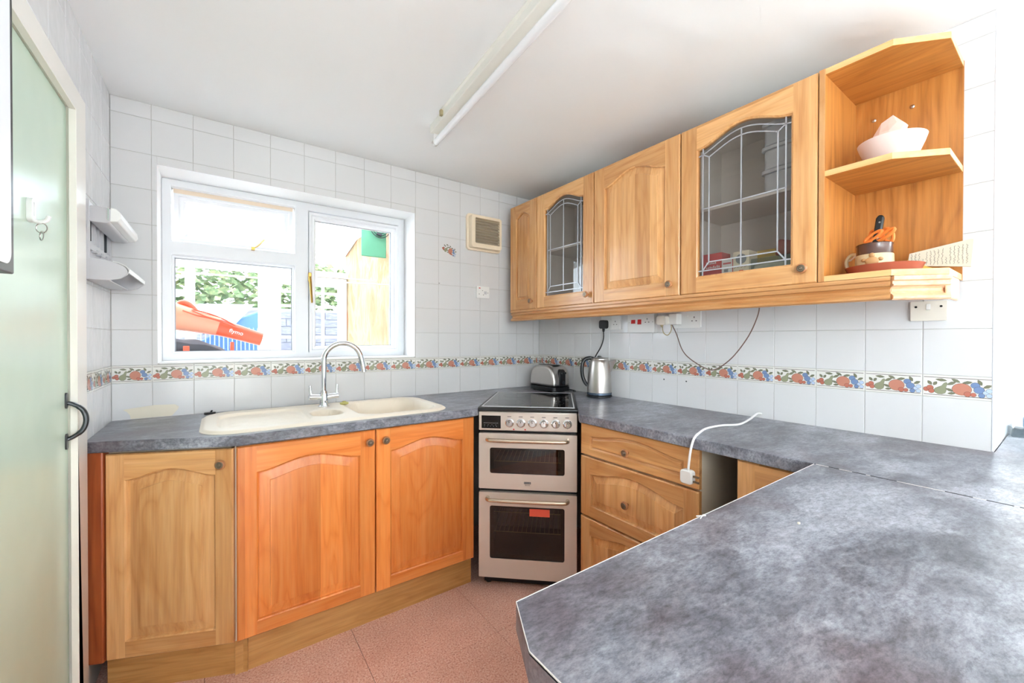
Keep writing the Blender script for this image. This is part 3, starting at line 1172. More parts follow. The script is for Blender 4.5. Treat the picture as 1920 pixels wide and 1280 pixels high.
c = thing('base_cabinet', 'oak fronted black cabinet in the corner behind the peninsula', 'cabinet', (1.372, .660, 0), -math.pi / 2)
d = door_mesh(.21, .71, arch=.02, stile=.055, bw=.014)[0].build('door', WOODU, c, (.006, 0, .155), sharp=20)
MB().box(0, .22, .021, .56, .0, .868).build('carcass', M['dark'], c)

c = thing('peninsula_cabinet', 'orange oak cabinet carrying the peninsula worktop', 'cabinet', (.315, -.16, 0), 0)
MB().box(0, .018, 0, .555, 0, .868).build('end_panel', M['base_v'], c, bevel=.001)
MB().box(.018, 1.025, .005, .55, .0, .868).build('carcass', M['carcass'], c)

# ------------------------------------------------------------------ worktops
SKX0, SKX1, SKY0, SKY1 = -.060, .935, 1.790, 2.300
hole = [(.0, 1.83), (.0, 2.14), (.90, 2.14), (.90, 1.83)]
hole = [(-.02, 1.822), (.885, 1.822), (.885, 2.262), (-.02, 2.262)]
ckx, cky = 1.062, 1.765
ca, sa = math.cos(math.radians(-42.37)), math.sin(math.radians(-42.37))


def ck(x, y):
    return (ckx + x * ca - y * sa, cky + x * sa + y * ca)


wo = [(LX, BY), (LX, 1.932), (.052, 1.753), (1.034, 1.753), ck(-.004, -.015), ck(-.004, .580), ck(.492, .580), ck(.492, -.03), (1.352, 1.352), (1.352, -.55), (2.6, -.55), (2.6, YEND), (RX, YEND), (RX, BY)]
wt = tag(MB().plate(wo, [hole], WT - .038, WT).build('worktop', M['slate'], bevel=.007, seg=3),
         'grey slate-effect worktop running round the sink, cooker and right wall', 'worktop')
pw = thing('peninsula_worktop', 'large grey slate-effect peninsula worktop in the foreground with a clipped corner', 'worktop', (0, 0, 0))
po = [(.319, .435), (.280, .357), (.280, -.55), (1.3495, -.55), (1.3495, .435)]
MB().prism(po, WT - .038, WT - .0004).build('top', M['slate'], pw, bevel=.0015)
e = MB()
for p, q in ((po[4], po[0]), (po[0], po[1]), (po[1], po[2])):
    n = Vector((q[1] - p[1], -(q[0] - p[0]))).normalized() * -.0008
    e.prism([(p[0], p[1]), (p[0] + n.x, p[1] + n.y), (q[0] + n.x, q[1] + n.y), (q[0], q[1])], WT - .004, WT + .0001)
e.build('edge_line', M['lipping'], pw)
jm = MB()
y = .43
while y > -.5:
    L = RND.uniform(.006, .03)
    jm.box(1.3485, 1.3515, y - L, y, WT - .002, WT + .0003, RND.choice((0, 0, 1)))
    y -= L
jm.build('joint_strip', [M['lipping'], M['black']], pw)

# ------------------------------------------------------------------ sink, tap
sk = thing('sink', 'cream composite sink with drainer, half bowl and main bowl below the window', 'sink', (SKX0, SKY0, WT), 0)
SW, SD, NX, NY = SKX1 - SKX0, SKY1 - SKY0, 220, 120


def sstep(a, b, x):
    t = min(1, max(0, (x - a) / (b - a)))
    return t * t * (3 - 2 * t)


def inside(x, y, x0, x1, y0, y1, r):
    """signed distance to a rounded rectangle, negative inside"""
    qx = abs(x - (x0 + x1) / 2) - (x1 - x0) / 2 + r
    qy = abs(y - (y0 + y1) / 2) - (y1 - y0) / 2 + r
    return math.hypot(max(qx, 0), max(qy, 0)) + min(max(qx, qy), 0) - r


def sink_h(x, y):
    z = .011
    b = inside(x, y, 0, SW, 0, SD, .12)
    z -= .009 * sstep(-.016, 0, b)                       # rolled outer rim
    d = inside(x, y, .055, .385, .055, .43, .09)
    z -= .013 * sstep(.003, -.010, d)
    if d < -.02:                                         # drainer flutes
        z -= .0025 * (.5 + .5 * math.cos((y - .05) * 2 * math.pi / .034)) * sstep(-.02, -.04, d)
    d = inside(x, y, .395, .525, .130, .300, .064)
    z -= .003 * sstep(.012, .004, d) + .12 * sstep(.001, -.013, d)
    d = inside(x, y, .575, .945, .05, .455, .10)
    z -= .003 * sstep(.014, .004, d) + .19 * sstep(.001, -.014, d)
    return z


m = MB()
g = []
for j in range(NY + 1):
    y = SD * j / NY
    rr = .12
    ins = 0
    if y < rr:
        ins = rr - math.sqrt(max(0, rr * rr - (rr - y) ** 2))
    elif y > SD - rr:
        ins = rr - math.sqrt(max(0, rr * rr - (y - SD + rr) ** 2))
    for i in range(NX + 1):
        x = ins + (SW - 2 * ins) * i / NX
        m.v.append((x, y, sink_h(x, y)))
w_ = NX + 1
for j in range(NY):
    for i in range(NX):
        m.f.append((j * w_ + i, j * w_ + i + 1, (j + 1) * w_ + i + 1, (j + 1) * w_ + i))
        m.m.append(0)
m.build('basin', M['sink'], sk, sharp=180, recalc=False)
ed = [i for i in range(w_)] + [j * w_ + NX for j in range(1, NY + 1)] + [NY * w_ + i for i in range(NX - 1, -1, -1)] + [j * w_ for j in range(NY - 1, 0, -1)]
k = MB()
k.v = [m.v[i] for i in ed] + [(m.v[i][0], m.v[i][1], .0) for i in ed]
nn = len(ed)
k.f = [(i, (i + 1) % nn, nn + (i + 1) % nn, nn + i) for i in range(nn)]
k.m = [0] * nn
k.build('rim', M['sink'], sk)
for x, y, z in ((.46, .215, -.111), (.76, .25, -.181)):
    MB().lathe([(.034, .0), (.034, .003), (.028, .004), (.026, .001), (.0001, .001)], 24, (x, y, z)).build('waste', M['chrome'], sk)

tp = thing('kitchen_tap', 'chrome twin-lever mixer tap with a swan neck behind the half bowl', 'tap', (.420, 2.175, WT + .010), 0)
MB().lathe([(.027, 0), (.027, .006), (.021, .010), (.019, .03), (.0195, .066), (.016, .074), (.0145, .080), (.0001, .080)], 28).build('body', M['chrome'], tp)
R_ = .088
path = [(0, 0, .075), (0, 0, .12), (0, 0, .17), (0, 0, .225)] + [(R_ - R_ * math.cos(a), -.012 * math.sin(a / 2) ** 2, .225 + R_ * math.sin(a)) for a in [math.pi * i / 20 for i in range(1, 20)]] + [(.183, -.012, .20), (.189, -.012, .165)]
MB().tube(path, .0125, 16).build('spout', M['chrome'], tp)
for s in (-1, 1):
    MB().tube([(s * .012, 0, .048), (s * .038, 0, .051), (s * .068, -.006, .053)], [.0135, .0135, .0125], 16).build('valve', M['chrome'], tp, bevel=.001)
    MB().tube([(s * .058, -.004, .056), (s * .060, -.002, .082), (s * .062, .0, .108)], [.0048, .0052, .0056], 10).build('lever', M['chrome'], tp)
tag(MB().lathe([(.020, 0), (.022, .006), (.017, .009), (.010, .010), (.009, .014), (.0001, .014)], 20, (.523, 2.205, WT + .011)).build('sink_plug', [M['olive']]), 'small olive-yellow plug on the sink ledge right of the tap', 'plug')
tag(MB().box(-.055, -.012, 2.315, 2.337, WT, WT + .008).tube([(-.03, 2.33, WT + .008), (-.025, 2.325, WT + .016)], .004, 6).build('clip', M['black'], bevel=.002), 'little black plastic clip on the worktop behind the drainer', 'clip')

# ------------------------------------------------------------------ cooker
ck_ = thing('cooker', 'freestanding stainless steel double-oven cooker set diagonally in the corner', 'cooker', (ckx, cky, 0), math.radians(-42.37))
CW, CD = .488, .575
to = lambda a, b, h: (a, h, b)
bd = MB()
bd.box(.004, .012, .03, CD, .055, .895).box(CW - .012, CW - .004, .03, CD, .055, .895).box(.012, CW - .012, CD - .01, CD, .055, .895)
for z in (.055, .486, .786):
    bd.box(.012, CW - .012, .03, CD - .01, z, z + .018)
bd.box(.02, CW - .02, .05, .07, .012, .055)
bd.build('body', M['black'], ck_)
for x in (.04, CW - .04):
    for y in (.07, CD - .06):
        MB().lathe([(.014, 0), (.014, .01), (.008, .014), (.008, .055)], 12, (x, y, 0)).build('foot', M['black'], ck_)
# fascia, display, knobs
fa = MB().prism([(0, .800), (.004, .798), (.02, .798), (.02, .895), (.003, .895), (-.002, .890)], 0, CW, 0, lambda a, b, h: (h, a, b)).build('fascia', M['cooker'], ck_, bevel=.002)
dp = MB().box(.014, .111, -.0035, .001, .809, .873).build('display', M['blackgloss'], ck_, bevel=.001)
for z, x0, n_ in ((.835, .025, 12), (.826, .028, 4), (.819, .028, 5)):
    mk_ = MB()
    for i in range(n_):
        mk_.box(x0 + i * (.075 / n_), x0 + i * (.075 / n_) + .003, -.004, -.0035, z, z + .0016)
    mk_.build('display_marks', M['greyplastic'], dp)
kp = None
for i in range(6):
    x = .1555 + .0570 * i
    if kp is None:
        kp = MB().lathe([(.0215, 0), (.0215, .004), (.0185, .006), (.0165, .018), (.0135, .022), (.0001, .0225)], 28, axis='Y').build('knob', M['chrome'], ck_, (x, -.001, .8385))
        ptr = MB().box(-.0012, .0012, -.0232, -.022, .003, .013).build('pointer', M['black'], kp)
    else:
        kk = inst('knob', kp.data, ck_, (x, -.001, .8385))
        inst('pointer', ptr.data, kk)
    MB().box(x - .011, x + .008, -.0022, -.001, .868, .8705).build('legend', M['black'], ck_)
for x in (.176, .233):
    MB().lathe([(.004, 0), (.0035, .002), (.0001, .003)], 12, (x, .0, .806), 'Y').build('indicator_lamp', M['red'], ck_)


def oven(z0, z1, w0, w1, hz, name, deep):
    od = MB()
    od.plate(rrect(0, CW, z0, z1, .004, 2), [rrect(.056, .428, w0, w1, .010, 4)], 0, .026, 0, to, 1)
    o = od.build(name, [M['cooker'], M['black']], ck_)
    MB().plate(rrect(.050, .434, w0 - .006, w1 + .006, .010, 3), [rrect(.075, .409, w0 + .018, w1 - .012, .010, 3)], .0075, .009, 0, to).build('window_surround', M['blackgloss'], o)
    MB().box(.056, .428, .004, .007, w0, w1).build('oven_glass', M['darkglass'], o)
    hp = spline([(.046, -.002, hz), (.046, -.022, hz), (.062, -.036, hz), (.11, -.040, hz), (.244, -.042, hz), (.378, -.040, hz), (.426, -.036, hz), (.442, -.022, hz), (.442, -.002, hz)], 5)
    hd = MB().tube(hp, .0098, 12).build('handle', M['handle'], o)
    iv = MB()
    iv.box(.030, .034, .03, deep, w0 - .03, w1 + .03).box(.454, .458, .03, deep, w0 - .03, w1 + .03)
    iv.box(.030, .458, deep, deep + .004, w0 - .03, w1 + .03).box(.030, .458, .03, deep, w0 - .034, w0 - .03).box(.030, .458, .03, deep, w1 + .028, w1 + .032)
    iv.build('oven_cavity', M['oven_in'], ck_)
    return o


ov1 = oven(.506, .784, .584, .712, .757, 'grill_door', .42)
ov2 = oven(.060, .488, .157, .421, .462, 'oven_door', .42)
for zz, yy in ((.358, .08), (.256, .08), (.405, .1)):
    rk = MB()
    rk.tube([(.06, yy, zz), (.43, yy, zz)], .0022, 6)
    for i in range(16):
        rk.tube([(.07 + i * .0233, yy, zz + .002), (.07 + i * .0233, .38, zz + .002)], .0011, 4)
    rk.build('oven_rack', M['rack'], ck_)
rk = MB().tube([(.06, .08, .622), (.43, .08, .622)], .0022, 6)
for i in range(16):
    rk.tube([(.07 + i * .0233, .08, .624), (.07 + i * .0233, .38, .624)], .0011, 4)
rk.build('grill_rack', M['rack'], ck_)
MB().box(.255, .355, .0025, .0036, .375, .412).build('oven_red_patch', M['coral'], ov2)['label'] = 'coral red rectangle on the lower oven glass'  # coral rectangle just in front of the lower oven glass
MB().box(.228, .262, -.0012, 0, .536, .546).build('badge', M['black'], ov1)
text('badge_text', 'ZANUSSI', .0082, M['greyplastic'], ov1, (.245, -.0014, .541), (math.pi / 2, 0, 0))
text('badge_text', 'Electrolux', .006, M['black'], ov1, (.245, -.0006, .530), (math.pi / 2, 0, 0))
# hob
MB().prism([(-.010, .896), (-.012, .902), (-.010, .912), (.0, .9155), (CD, .9155), (CD, .896)], -.003, CW + .003, 0, lambda a, b, h: (h, a, b)).build('hob_frame', M['black'], ck_, bevel=.002)
hob = MB().box(.018, CW - .018, .016, CD - .02, .9155, .9175).build('hob_glass', M['blackgloss'], ck_)
fr_ = MB()
fr_.plate([(.012, .006), (CW - .012, .006), (CW - .012, CD - .012), (.012, CD - .012)], [[(.018, .016), (CW - .018, .016), (CW - .018, CD - .02), (.018, CD - .02)]], .9155, .9185)
fr_.build('hob_trim', M['greyplastic'], ck_)
for x, y, r in ((.135, .15, .085), (.355, .15, .07), (.135, .40, .07), (.355, .40, .085)):
    MB().plate(ell(x, y, r, r, 36), [ell(x, y, r - .002, r - .002, 36)], .9174, .9177).build('heat_zone', M['pewter'], hob)

# ------------------------------------------------------------------ toaster, kettle
ts = thing('toaster', 'brushed steel two-slice toaster with black ends on the corner worktop', 'toaster', (1.742, 1.972, WT), 0)
TW, TL, TH = .148, .250, .172
MB().plate(rrect(-.004, TW + .004, -.004, TL + .004, .03), [], .006, .032).build('base', M['black'], ts, bevel=.004)
for x in (.02, TW - .02):
    for y in (.03, TL - .03):
        MB().lathe([(.008, 0), (.008, .008)], 10, (x, y, 0)).build('foot', M['black'], ts)
prof = []
for i in range(25):
    t = i / 24
    a = math.pi * t
    prof.append((TL / 2 - math.copysign(abs(math.cos(a)) ** .5, math.cos(a)) * TL / 2 * (1 - .06 * math.sin(a)), .032 + math.sin(a) ** .62 * (TH - .032)))
sh = MB().prism(prof, 0, TW, 0, lambda a, b, h: (h, a, b)).build('shell', M['steel'], ts, bevel=.018, seg=4)
pts = []
for i in range(9):
    a = math.pi * (i / 8)
    pts.append((TW / 2 + math.cos(a) * .026, .118 + math.sin(a) * .030))
pts += [(TW / 2 - .026, .034), (TW / 2 + .026, .034)]
lp = MB().prism(pts, -.006, .05, 0, lambda a, b, h: (a, h, b)).build('control_panel', M['black'], ts, bevel=.004)
MB().box(TW / 2 - .018, TW / 2 + .018, -.022, -.005, .118, .130).build('lever', M['black'], lp, bevel=.003)
MB().lathe([(.013, 0), (.012, .008), (.0001, .009)], 18, (TW / 2, -.006, .062), 'Y').build('browning_dial', M['pewter'], lp)
for x in (.022, TW - .022):
    for z in (.055, .070, .085):
        MB().lathe([(.004, 0), (.0035, .002), (.0001, .0025)], 10, (x, .001, z), 'Y').build('button', M['chrome'], ts)
for x in (.045, TW - .045 - .03):
    MB().box(x, x + .03, .05, TL - .05, TH - .002, TH + .0012).build('slot', M['black'], sh)
tc_ = [(1.80, 2.225, WT + .02), (1.83, 2.27, WT + .006), (1.90, 2.20, WT + .005), (1.925, 2.05, WT + .005), (1.915, 1.96, WT + .005), (1.89, 1.945, WT + .005), (1.90, 1.93, WT + .005)]
MB().tube([Vector(p) - Vector((1.742, 1.972, WT)) for p in spline(tc_)], .003, 6).build('cord', M['black'], ts)

KX, KY = 1.858, 1.690
kt = thing('kettle', 'brushed steel jug kettle with black handle beside the toaster', 'kettle', (KX, KY, WT), math.radians(-38))
MB().lathe([(.070, 0), (.075, .003), (.075, .010), (.071, .013)], 36).build('power_base', M['black'], kt)
MB().lathe([(.069, .013), (.0735, .016), (.0735, .026), (.071, .029)], 36).build('foot_band', mk('blue_grey_band', (96, 112, 132), .25, .6), kt)
body = MB().lathe([(.0715, .028), (.0715, .06), (.069, .12), (.064, .17), (.058, .205), (.054, .220), (.050, .224)], 40).build('body', M['steel'], kt)
MB().lathe([(.052, .222), (.052, .228), (.046, .233), (.026, .236), (.0001, .237)], 32).build('lid', M['steel'], kt)
MB().lathe([(.013, .236), (.012, .244), (.0001, .246)], 16).build('lid_button', M['black'], kt)
hp = spline([(-.030, 0, .226), (-.060, 0, .232), (-.088, 0, .222), (-.101, 0, .195), (-.104, 0, .155), (-.098, 0, .115), (-.085, 0, .085), (-.070, 0, .068)], 6)
MB().tube(hp, [.011] * len(hp), 10).build('handle', M['black'], kt)
MB().add([(.045, -.020, .215), (.045, .020, .215), (.102, 0, .222), (.052, -.020, .165), (.052, .020, .165), (.070, 0, .145)],
         [(0, 2, 1), (0, 3, 5, 2), (1, 2, 5, 4), (3, 4, 5), (0, 1, 4, 3)]).build('spout', M['steel'], body, bevel=.003)


# ------------------------------------------------------------------ sockets and switches
def plate_thing(name, lab, cat, y0, y1, z0, z1, t=.009, mat=None, group=None):
    """accessory on the right wall; local x towards the camera, face at y=-t"""
    o = thing(name, lab, cat, (RX - .0005, max(y0, y1), z0), -math.pi / 2, group)
    w, h_ = abs(y1 - y0), z1 - z0
    MB().plate(rrect(0, w, 0, h_, .004, 3), [], -t, 0, 0, lambda a, b, h: (a, h, b)).build('face_plate', mat or M['white'], o, bevel=.0025)
    return o, w, h_


def pins(o, cx, cz, t):
    MB().box(cx - .002, cx + .002, -t - .0006, -t, cz + .005, cz + .013).build('earth_slot', M['black'], o)
    for s in (-1, 1):
        MB().box(cx + s * .011 - .0032, cx + s * .011 + .0032, -t - .0006, -t, cz - .011, cz - .007).build('pin_slot', M['black'], o)


def rocker(o, cx, cz, t, mat, w=.009, h_=.016):
    MB().prism([(0, 0), (-.004, .002), (-.001, h_), (0, h_)], cx - w / 2, cx + w / 2, 0, lambda a, b, h: (h, -t + a, cz - h_ / 2 + b)).build('rocker', mat, o, bevel=.0008)


o, w, h_ = plate_thing('double_socket', 'white double socket behind the kettle holding the black plug', 'socket', 1.745, 1.600, 1.312, 1.398, .011)
pins(o, .110, .040, .011)
rocker(o, .066, .066, .011, M['white'])
rocker(o, .080, .066, .011, M['white'])
bp = thing('kettle_plug', 'black kettle plug and flex hanging down to the kettle', 'plug', (RX - .012, 1.712, 1.345), -math.pi / 2)
MB().plate(rrect(-.025, .025, -.026, .026, .014), [], -.030, .0, 0, lambda a, b, h: (a, h, b)).build('plug_body', M['black'], bp, bevel=.007, seg=3)
MB().lathe([(.006, 0), (.008, .012), (.009, .02)], 10, (0, -.016, -.045)).build('strain_relief', M['black'], bp)
MB().tube(spline([(0, -.016, -.044), (.002, -.018, -.085), (-.012, -.024, -.135), (-.040, -.038, -.19), (-.05, -.05, -.23), (-.045, -.045, -.30), (-.02, -.03, -.405), (.0, -.05, -.430)]), .0035, 8).build('flex', M['black'], bp)

o, w, h_ = plate_thing('cooker_switch', 'white cooker control unit with two red switches and a socket', 'switch', 1.530, 1.352, 1.292, 1.405, .028)
pins(o, .132, .066, .028)
rocker(o, .040, .062, .028, M['red'], .028, .022)
rocker(o, .082, .060, .028, M['red'], .024, .028)
for x in (.012, .168):
    MB().lathe([(.003, 0), (.003, .0008), (.0001, .001)], 10, (x, -.028, .058), 'Y').build('screw', M['steel'], o)

o, w, h_ = plate_thing('double_socket', 'white double socket under the cabinets with a plugged-in adaptor', 'socket', 1.245, 1.100, 1.313, 1.400, .012, group=None)
pins(o, .112, .044, .012)
rocker(o, .062, .066, .012, M['white'])
rocker(o, .076, .066, .012, M['white'])
ad = thing('plug_adaptor', 'cream plug in a white adaptor block on the right-hand double socket', 'adaptor', (RX - .013, 1.285, 1.330), -math.pi / 2)
MB().box(.038, .085, -.046, 0, 0, .058).build('adaptor_block', M['white'], ad, bevel=.004)
MB().plate(rrect(-.010, .044, .0, .046, .012), [], -.080, -.046, 0, lambda a, b, h: (a, h, b)).build('plug_body', M['offwhite'], ad, bevel=.005)
MB().lathe([(.0055, 0), (.0075, .016)], 10, (.010, -.06, -.012)).build('strain_relief', M['tan_cord'], ad)

bc = thing('hanging_flex', 'thin brown flex looping across the tiles from adaptor to cabinet', 'cord', (1.90, 1.29, 1.32), 0)
loop = [(0, .006, .058), (.0, -.028, .047), (.0, -.046, .024), (.0, -.052, -.015), (.0, -.031, -.043), (.0, -.006, -.029), (.0, -.002, .008), (.0, -.027, .036), (.0, -.049, .021)]
MB().tube(spline(loop, 6), .0028, 6).build('coiled_end', M['tan_cord'], bc)
run = [(.0, -.049, .021), (.0, -.080, -.035), (.0, -.113, -.116), (.0, -.156, -.161), (.0, -.230, -.201), (.0, -.283, -.206), (.0, -.356, -.152), (.0, -.421, -.066), (.0, -.458, .009), (.0, -.475, .075), (-.02, -.47, .13)]
MB().tube(spline(run, 8), .0026, 6).build('flex', M['brown_cord'], bc)

o, w, h_ = plate_thing('light_switch', 'ivory light switch on the tiles beneath the open shelf end', 'switch', .346, .258, 1.320, 1.386, .012, M['offwhite'])
rocker(o, .044, .046, .012, M['white'], .010, .020)
for x in (.014, .074):
    MB().lathe([(.0035, 0), (.0035, .0006), (.0001, .0008)], 12, (x, -.012, .047), 'Y').build('screw_cap', M['black'], o)

o = thing('fused_spur', 'small white switched fuse plate on the window wall below the fan', 'switch', (1.400, BY - .0005, 1.530), 0)
MB().plate(rrect(0, .100, 0, .078, .004, 3), [], -.010, 0, 0, lambda a, b, h: (a, h, b)).build('face_plate', M['white'], o, bevel=.0025)
MB().box(.016, .030, -.0125, -.010, .046, .062).build('rocker', M['white'], o, bevel=.0008)
MB().box(.017, .029, -.0107, -.0101, .063, .069).build('neon', M['red'], o)
MB().box(.058, .078, -.0115, -.010, .026, .046).build('fuse_holder', M['greyplastic'], o, bevel=.0008)
for x, z in ((.02, .026), (.046, .05), (.088, .036), (.053, .022)):
    MB().lathe([(.0028, 0), (.0001, .0008)], 8, (x, -.010, z), 'Y').build('screw', M['black'], o)

# extractor fan
fn = thing('extractor_fan', 'cream square extractor fan with slatted grille high on the window wall', 'fan', (1.322, BY - .0005, 1.842), 0)
MB().plate(rrect(0, .262, 0, .238, .02), [], -.018, 0, 0, lambda a, b, h: (a, h, b)).build('wall_plate', M['cream'], fn, bevel=.004)
MB().plate(rrect(.012, .246, .012, .224, .016), [rrect(.040, .232, .040, .206, .006)], -.058, -.016, 0, lambda a, b, h: (a, h, b)).build('cover', M['cream'], fn, bevel=.007, seg=3)
MB().box(.036, .236, -.034, -.030, .036, .210).build('grille_back', M['fan_slat'], fn)
for i in range(9):
    z = .042 + i * .0183
    MB().prism([(-.050, z), (-.052, z + .002), (-.036, z + .0165), (-.034, z + .0150)], .039, .233, 0, lambda a, b, h: (h, a, b)).build('slat', M['fan_slat'], fn)

# ------------------------------------------------------------------ ceiling light
LA = math.atan2(.828 - .771, 1.793 - .966)
lt = thing('fluorescent_light', 'white fluorescent tube batten fixed to the ceiling', 'light', (.842, 1.815, CZ), -LA)
MB().box(-.022, .032, -1.23, 0, -.040, 0).build('batten', M['batten'], lt, bevel=.003)
MB().prism([(-.022, -.010), (-.030, -.004), (-.030, 0), (-.022, 0)], -1.23, -.16, 0, lambda a, b, h: (a, h, b)).build('cover_flange', M['batten'], lt)
for y in (-1.215, .002):
    MB().box(-.006, .028, y - .012, y, -.080, -.036).build('lampholder', M['white'], lt, bevel=.004)
MB().tube([(.011, -1.215, -.071), (.011, .020, -.071)], .015, 18).build('tube', M['tube'], lt)
for y in (-1.205, .012):
    MB().tube([(.011, y - .008, -.071), (.011, y + .010, -.071)], .0156, 18).build('tube_cap', M['steel'], lt)
MB().box(-.034, -.020, -.165, -.150, -.030, -.006).build('clip', M['tan_cord'], lt)

# ------------------------------------------------------------------ left wall: roll dispenser, hook, panel
rk = thing('roll_dispenser', 'pale grey wall-mounted roll dispenser on the tiles left of the window', 'dispenser', (LX + .0005, 1.945, 1.455), math.pi / 2)
# local x runs along the wall away from the camera, local -y into the room
bk = MB()
bk.box(0, .375, -.010, 0, .250, .268).box(0, .375, -.010, 0, 0, .012).box(0, .014, -.014, 0, 0, .268).box(.361, .375, -.010, 0, 0, .268).box(.014, .361, -.012, 0, .105, .130)
bk.box(.014, .361, -.004, -.0005, .012, .250)
bk.build('back_frame', M['greyplastic'], rk, bevel=.002)
for x in (.04, .10, .16, .22, .28, .33):
    MB().box(x, x + .004, -.011, -.003, .135, .235).build('rib', M['pewter'] if x in (.04, .28) else M['greyplastic'], rk)
for x in (.05, .12, .19, .26, .32):
    MB().tube([(x, -.010, .100), (x, -.024, .098), (x, -.026, .106)], .004, 6).build('utensil_hook', M['greyplastic'], rk)
tb = MB().prism(rrect(-.066, -.008, .195, .250, .014), .004, .371, 0, lambda a, b, h: (h, a, b)).build('upper_box', M['greyplastic'], rk, bevel=.002)
MB().prism([(-.062, .200), (-.084, .204), (-.092, .216), (-.090, .236), (-.078, .250), (-.064, .250)], .004, .371, 0, lambda a, b, h: (h, a, b)).build('cutter_lid', M['white'], tb, bevel=.003)
MB().box(-.001, .003, -.062, -.058, .205, .245).build('hinge_pin', M['chrome'], tb)
lo = [(-.008, .000), (-.06, .000), (-.090, .008), (-.108, .024), (-.112, .038), (-.104, .052), (-.086, .062), (-.05, .070), (-.008, .074)]
MB().prism(lo, 0, .006, 0, lambda a, b, h: (h, a, b)).build('tray_end', M['greyplastic'], rk, bevel=.001)
MB().prism(lo, .369, .375, 0, lambda a, b, h: (h, a, b)).build('tray_end', M['greyplastic'], rk, bevel=.001)
MB().prism([(-.112, .030), (-.113, .042), (-.104, .054), (-.086, .064), (-.070, .068), (-.070, .064), (-.086, .059), (-.101, .050), (-.108, .040), (-.108, .030)], 0, .375, 0, lambda a, b, h: (h, a, b)).build('tray_front', M['white'], rk)
MB().prism([(-.008, .0), (-.06, .0), (-.06, .003), (-.008, .003)], .006, .369, 0, lambda a, b, h: (h, a, b)).build('tray_floor', M['greyplastic'], rk)

hk = thing('adhesive_hook', 'white plastic hook stuck on the green door', 'hook', (LX - .0098, 1.497, 1.540), math.pi / 2)
MB().plate(rrect(-.014, .014, 0, .058, .012), [rrect(-.005, .005, .016, .050, .004)], -.010, 0, 0, lambda a, b, h: (a, h, b)).build('hook_plate', M['white'], hk, bevel=.003)
MB().tube(spline([(0, -.006, .008), (.001, -.018, .002), (.002, -.030, .008), (.003, -.034, .020)]), .0048, 8).build('hook_arm', M['white'], hk)
for k_, (z, r, a) in enumerate(((.000 - .012, .012, 1.1), (-.031, .011, .5))):
    ring = [(r * math.cos(t) * math.cos(a), -.022 + r * math.cos(t) * math.sin(a), z + r * math.sin(t)) for t in [2 * math.pi * i / 18 for i in range(18)]]
    rg = MB().tube(ring, .0012, 6, closed=True).build('key_ring', M['steel'], None, (LX - .0098, 1.497, 1.540), math.pi / 2)
    tag(rg, ('upper' if k_ == 0 else 'lower') + ' steel split ring hanging from the white door hook', 'key ring')

pn = thing('wall_unit', 'white panel with black edging at the far left edge, before the green door', 'appliance', (LX, .926, 1.352), math.pi / 2)
MB().box(-.55, 0, -.1195, -.0005, 0, .80).build('casing', M['black'], pn, bevel=.002)
MB().plate(rrect(-.55, -.013, .012, .80, .018), [], -.1205, -.118, 0, lambda a, b, h: (a, h, b)).build('front_panel', M['white_gloss'], pn, bevel=.004)

# ------------------------------------------------------------------ white cable and plug over the worktop
wc = thing('appliance_cable', 'white appliance cable lying over the worktop with its plug hanging at the drawers', 'cable', (1.326, .800, .776), 0)
O = Vector((1.326, .800, .776))
pts = [(1.944, .823, .928), (1.91, .826, .932), (1.82, .815, .920), (1.70, .803, .9145), (1.617, .833, .9145), (1.517, .838, .9145), (1.42, .812, .9145), (1.362, .792, .914), (1.338, .787, .900), (1.328, .790, .865), (1.327, .797, .800)]
MB().tube([Vector(p) - O for p in spline(pts)], .0042, 8).build('flex', M['white'], wc)
MB().prism(rrect(-.022, .022, -.022, .026, .011), -.012, .018, 0, lambda a, b, h: (h * .9, a, b)).build('plug_body', M['white'], wc, bevel=.004)
for z, y in ((.008, -.022), (-.010, -.022)):
    MB().box(-.002, .004, y - .020, y, z - .003, z + .003).build('pin', M['antique'], wc)

# ------------------------------------------------------------------ things on the open shelves
def SH(x, y, z):      # local shelf-unit coordinates -> world
    return (CX + y, SY - x, CB + z)


bz = .0195
sa_ = thing('plant_saucer', 'terracotta plastic saucer on the bottom of the open shelf unit', 'saucer', SH(.130, .165, bz))
MB().lathe([(.080, 0), (.086, .003), (.098, .030), (.100, .032), (.097, .033), (.083, .006), (.0001, .006)], 40).build('dish', M['terra'], sa_)
mg = thing('stoneware_mug', 'brown and cream stoneware mug with a relief, standing in the saucer', 'mug', SH(.110, .150, bz + .0065), math.radians(-98))
MB().lathe([(.046, 0), (.050, .003), (.050, .030), (.049, .062), (.0475, .064), (.0465, .092), (.048, .098), (.046, .100), (.043, .098), (.042, .010), (.0001, .008)], 36,
           mis=[1, 1, 1, 1, 0, 0, 0, 0, 0, 0]).build('cup', [M['stone_b'], M['stone_c']], mg)
MB().tube(spline([(-.046, .004, .072), (-.066, .006, .076), (-.080, .007, .058), (-.078, .007, .034), (-.062, .006, .018), (-.046, .004, .018)], 5), [.006] * 26, 8).build('handle', M['stone_c'], mg)
a0 = math.radians(-76)
rl = MB()
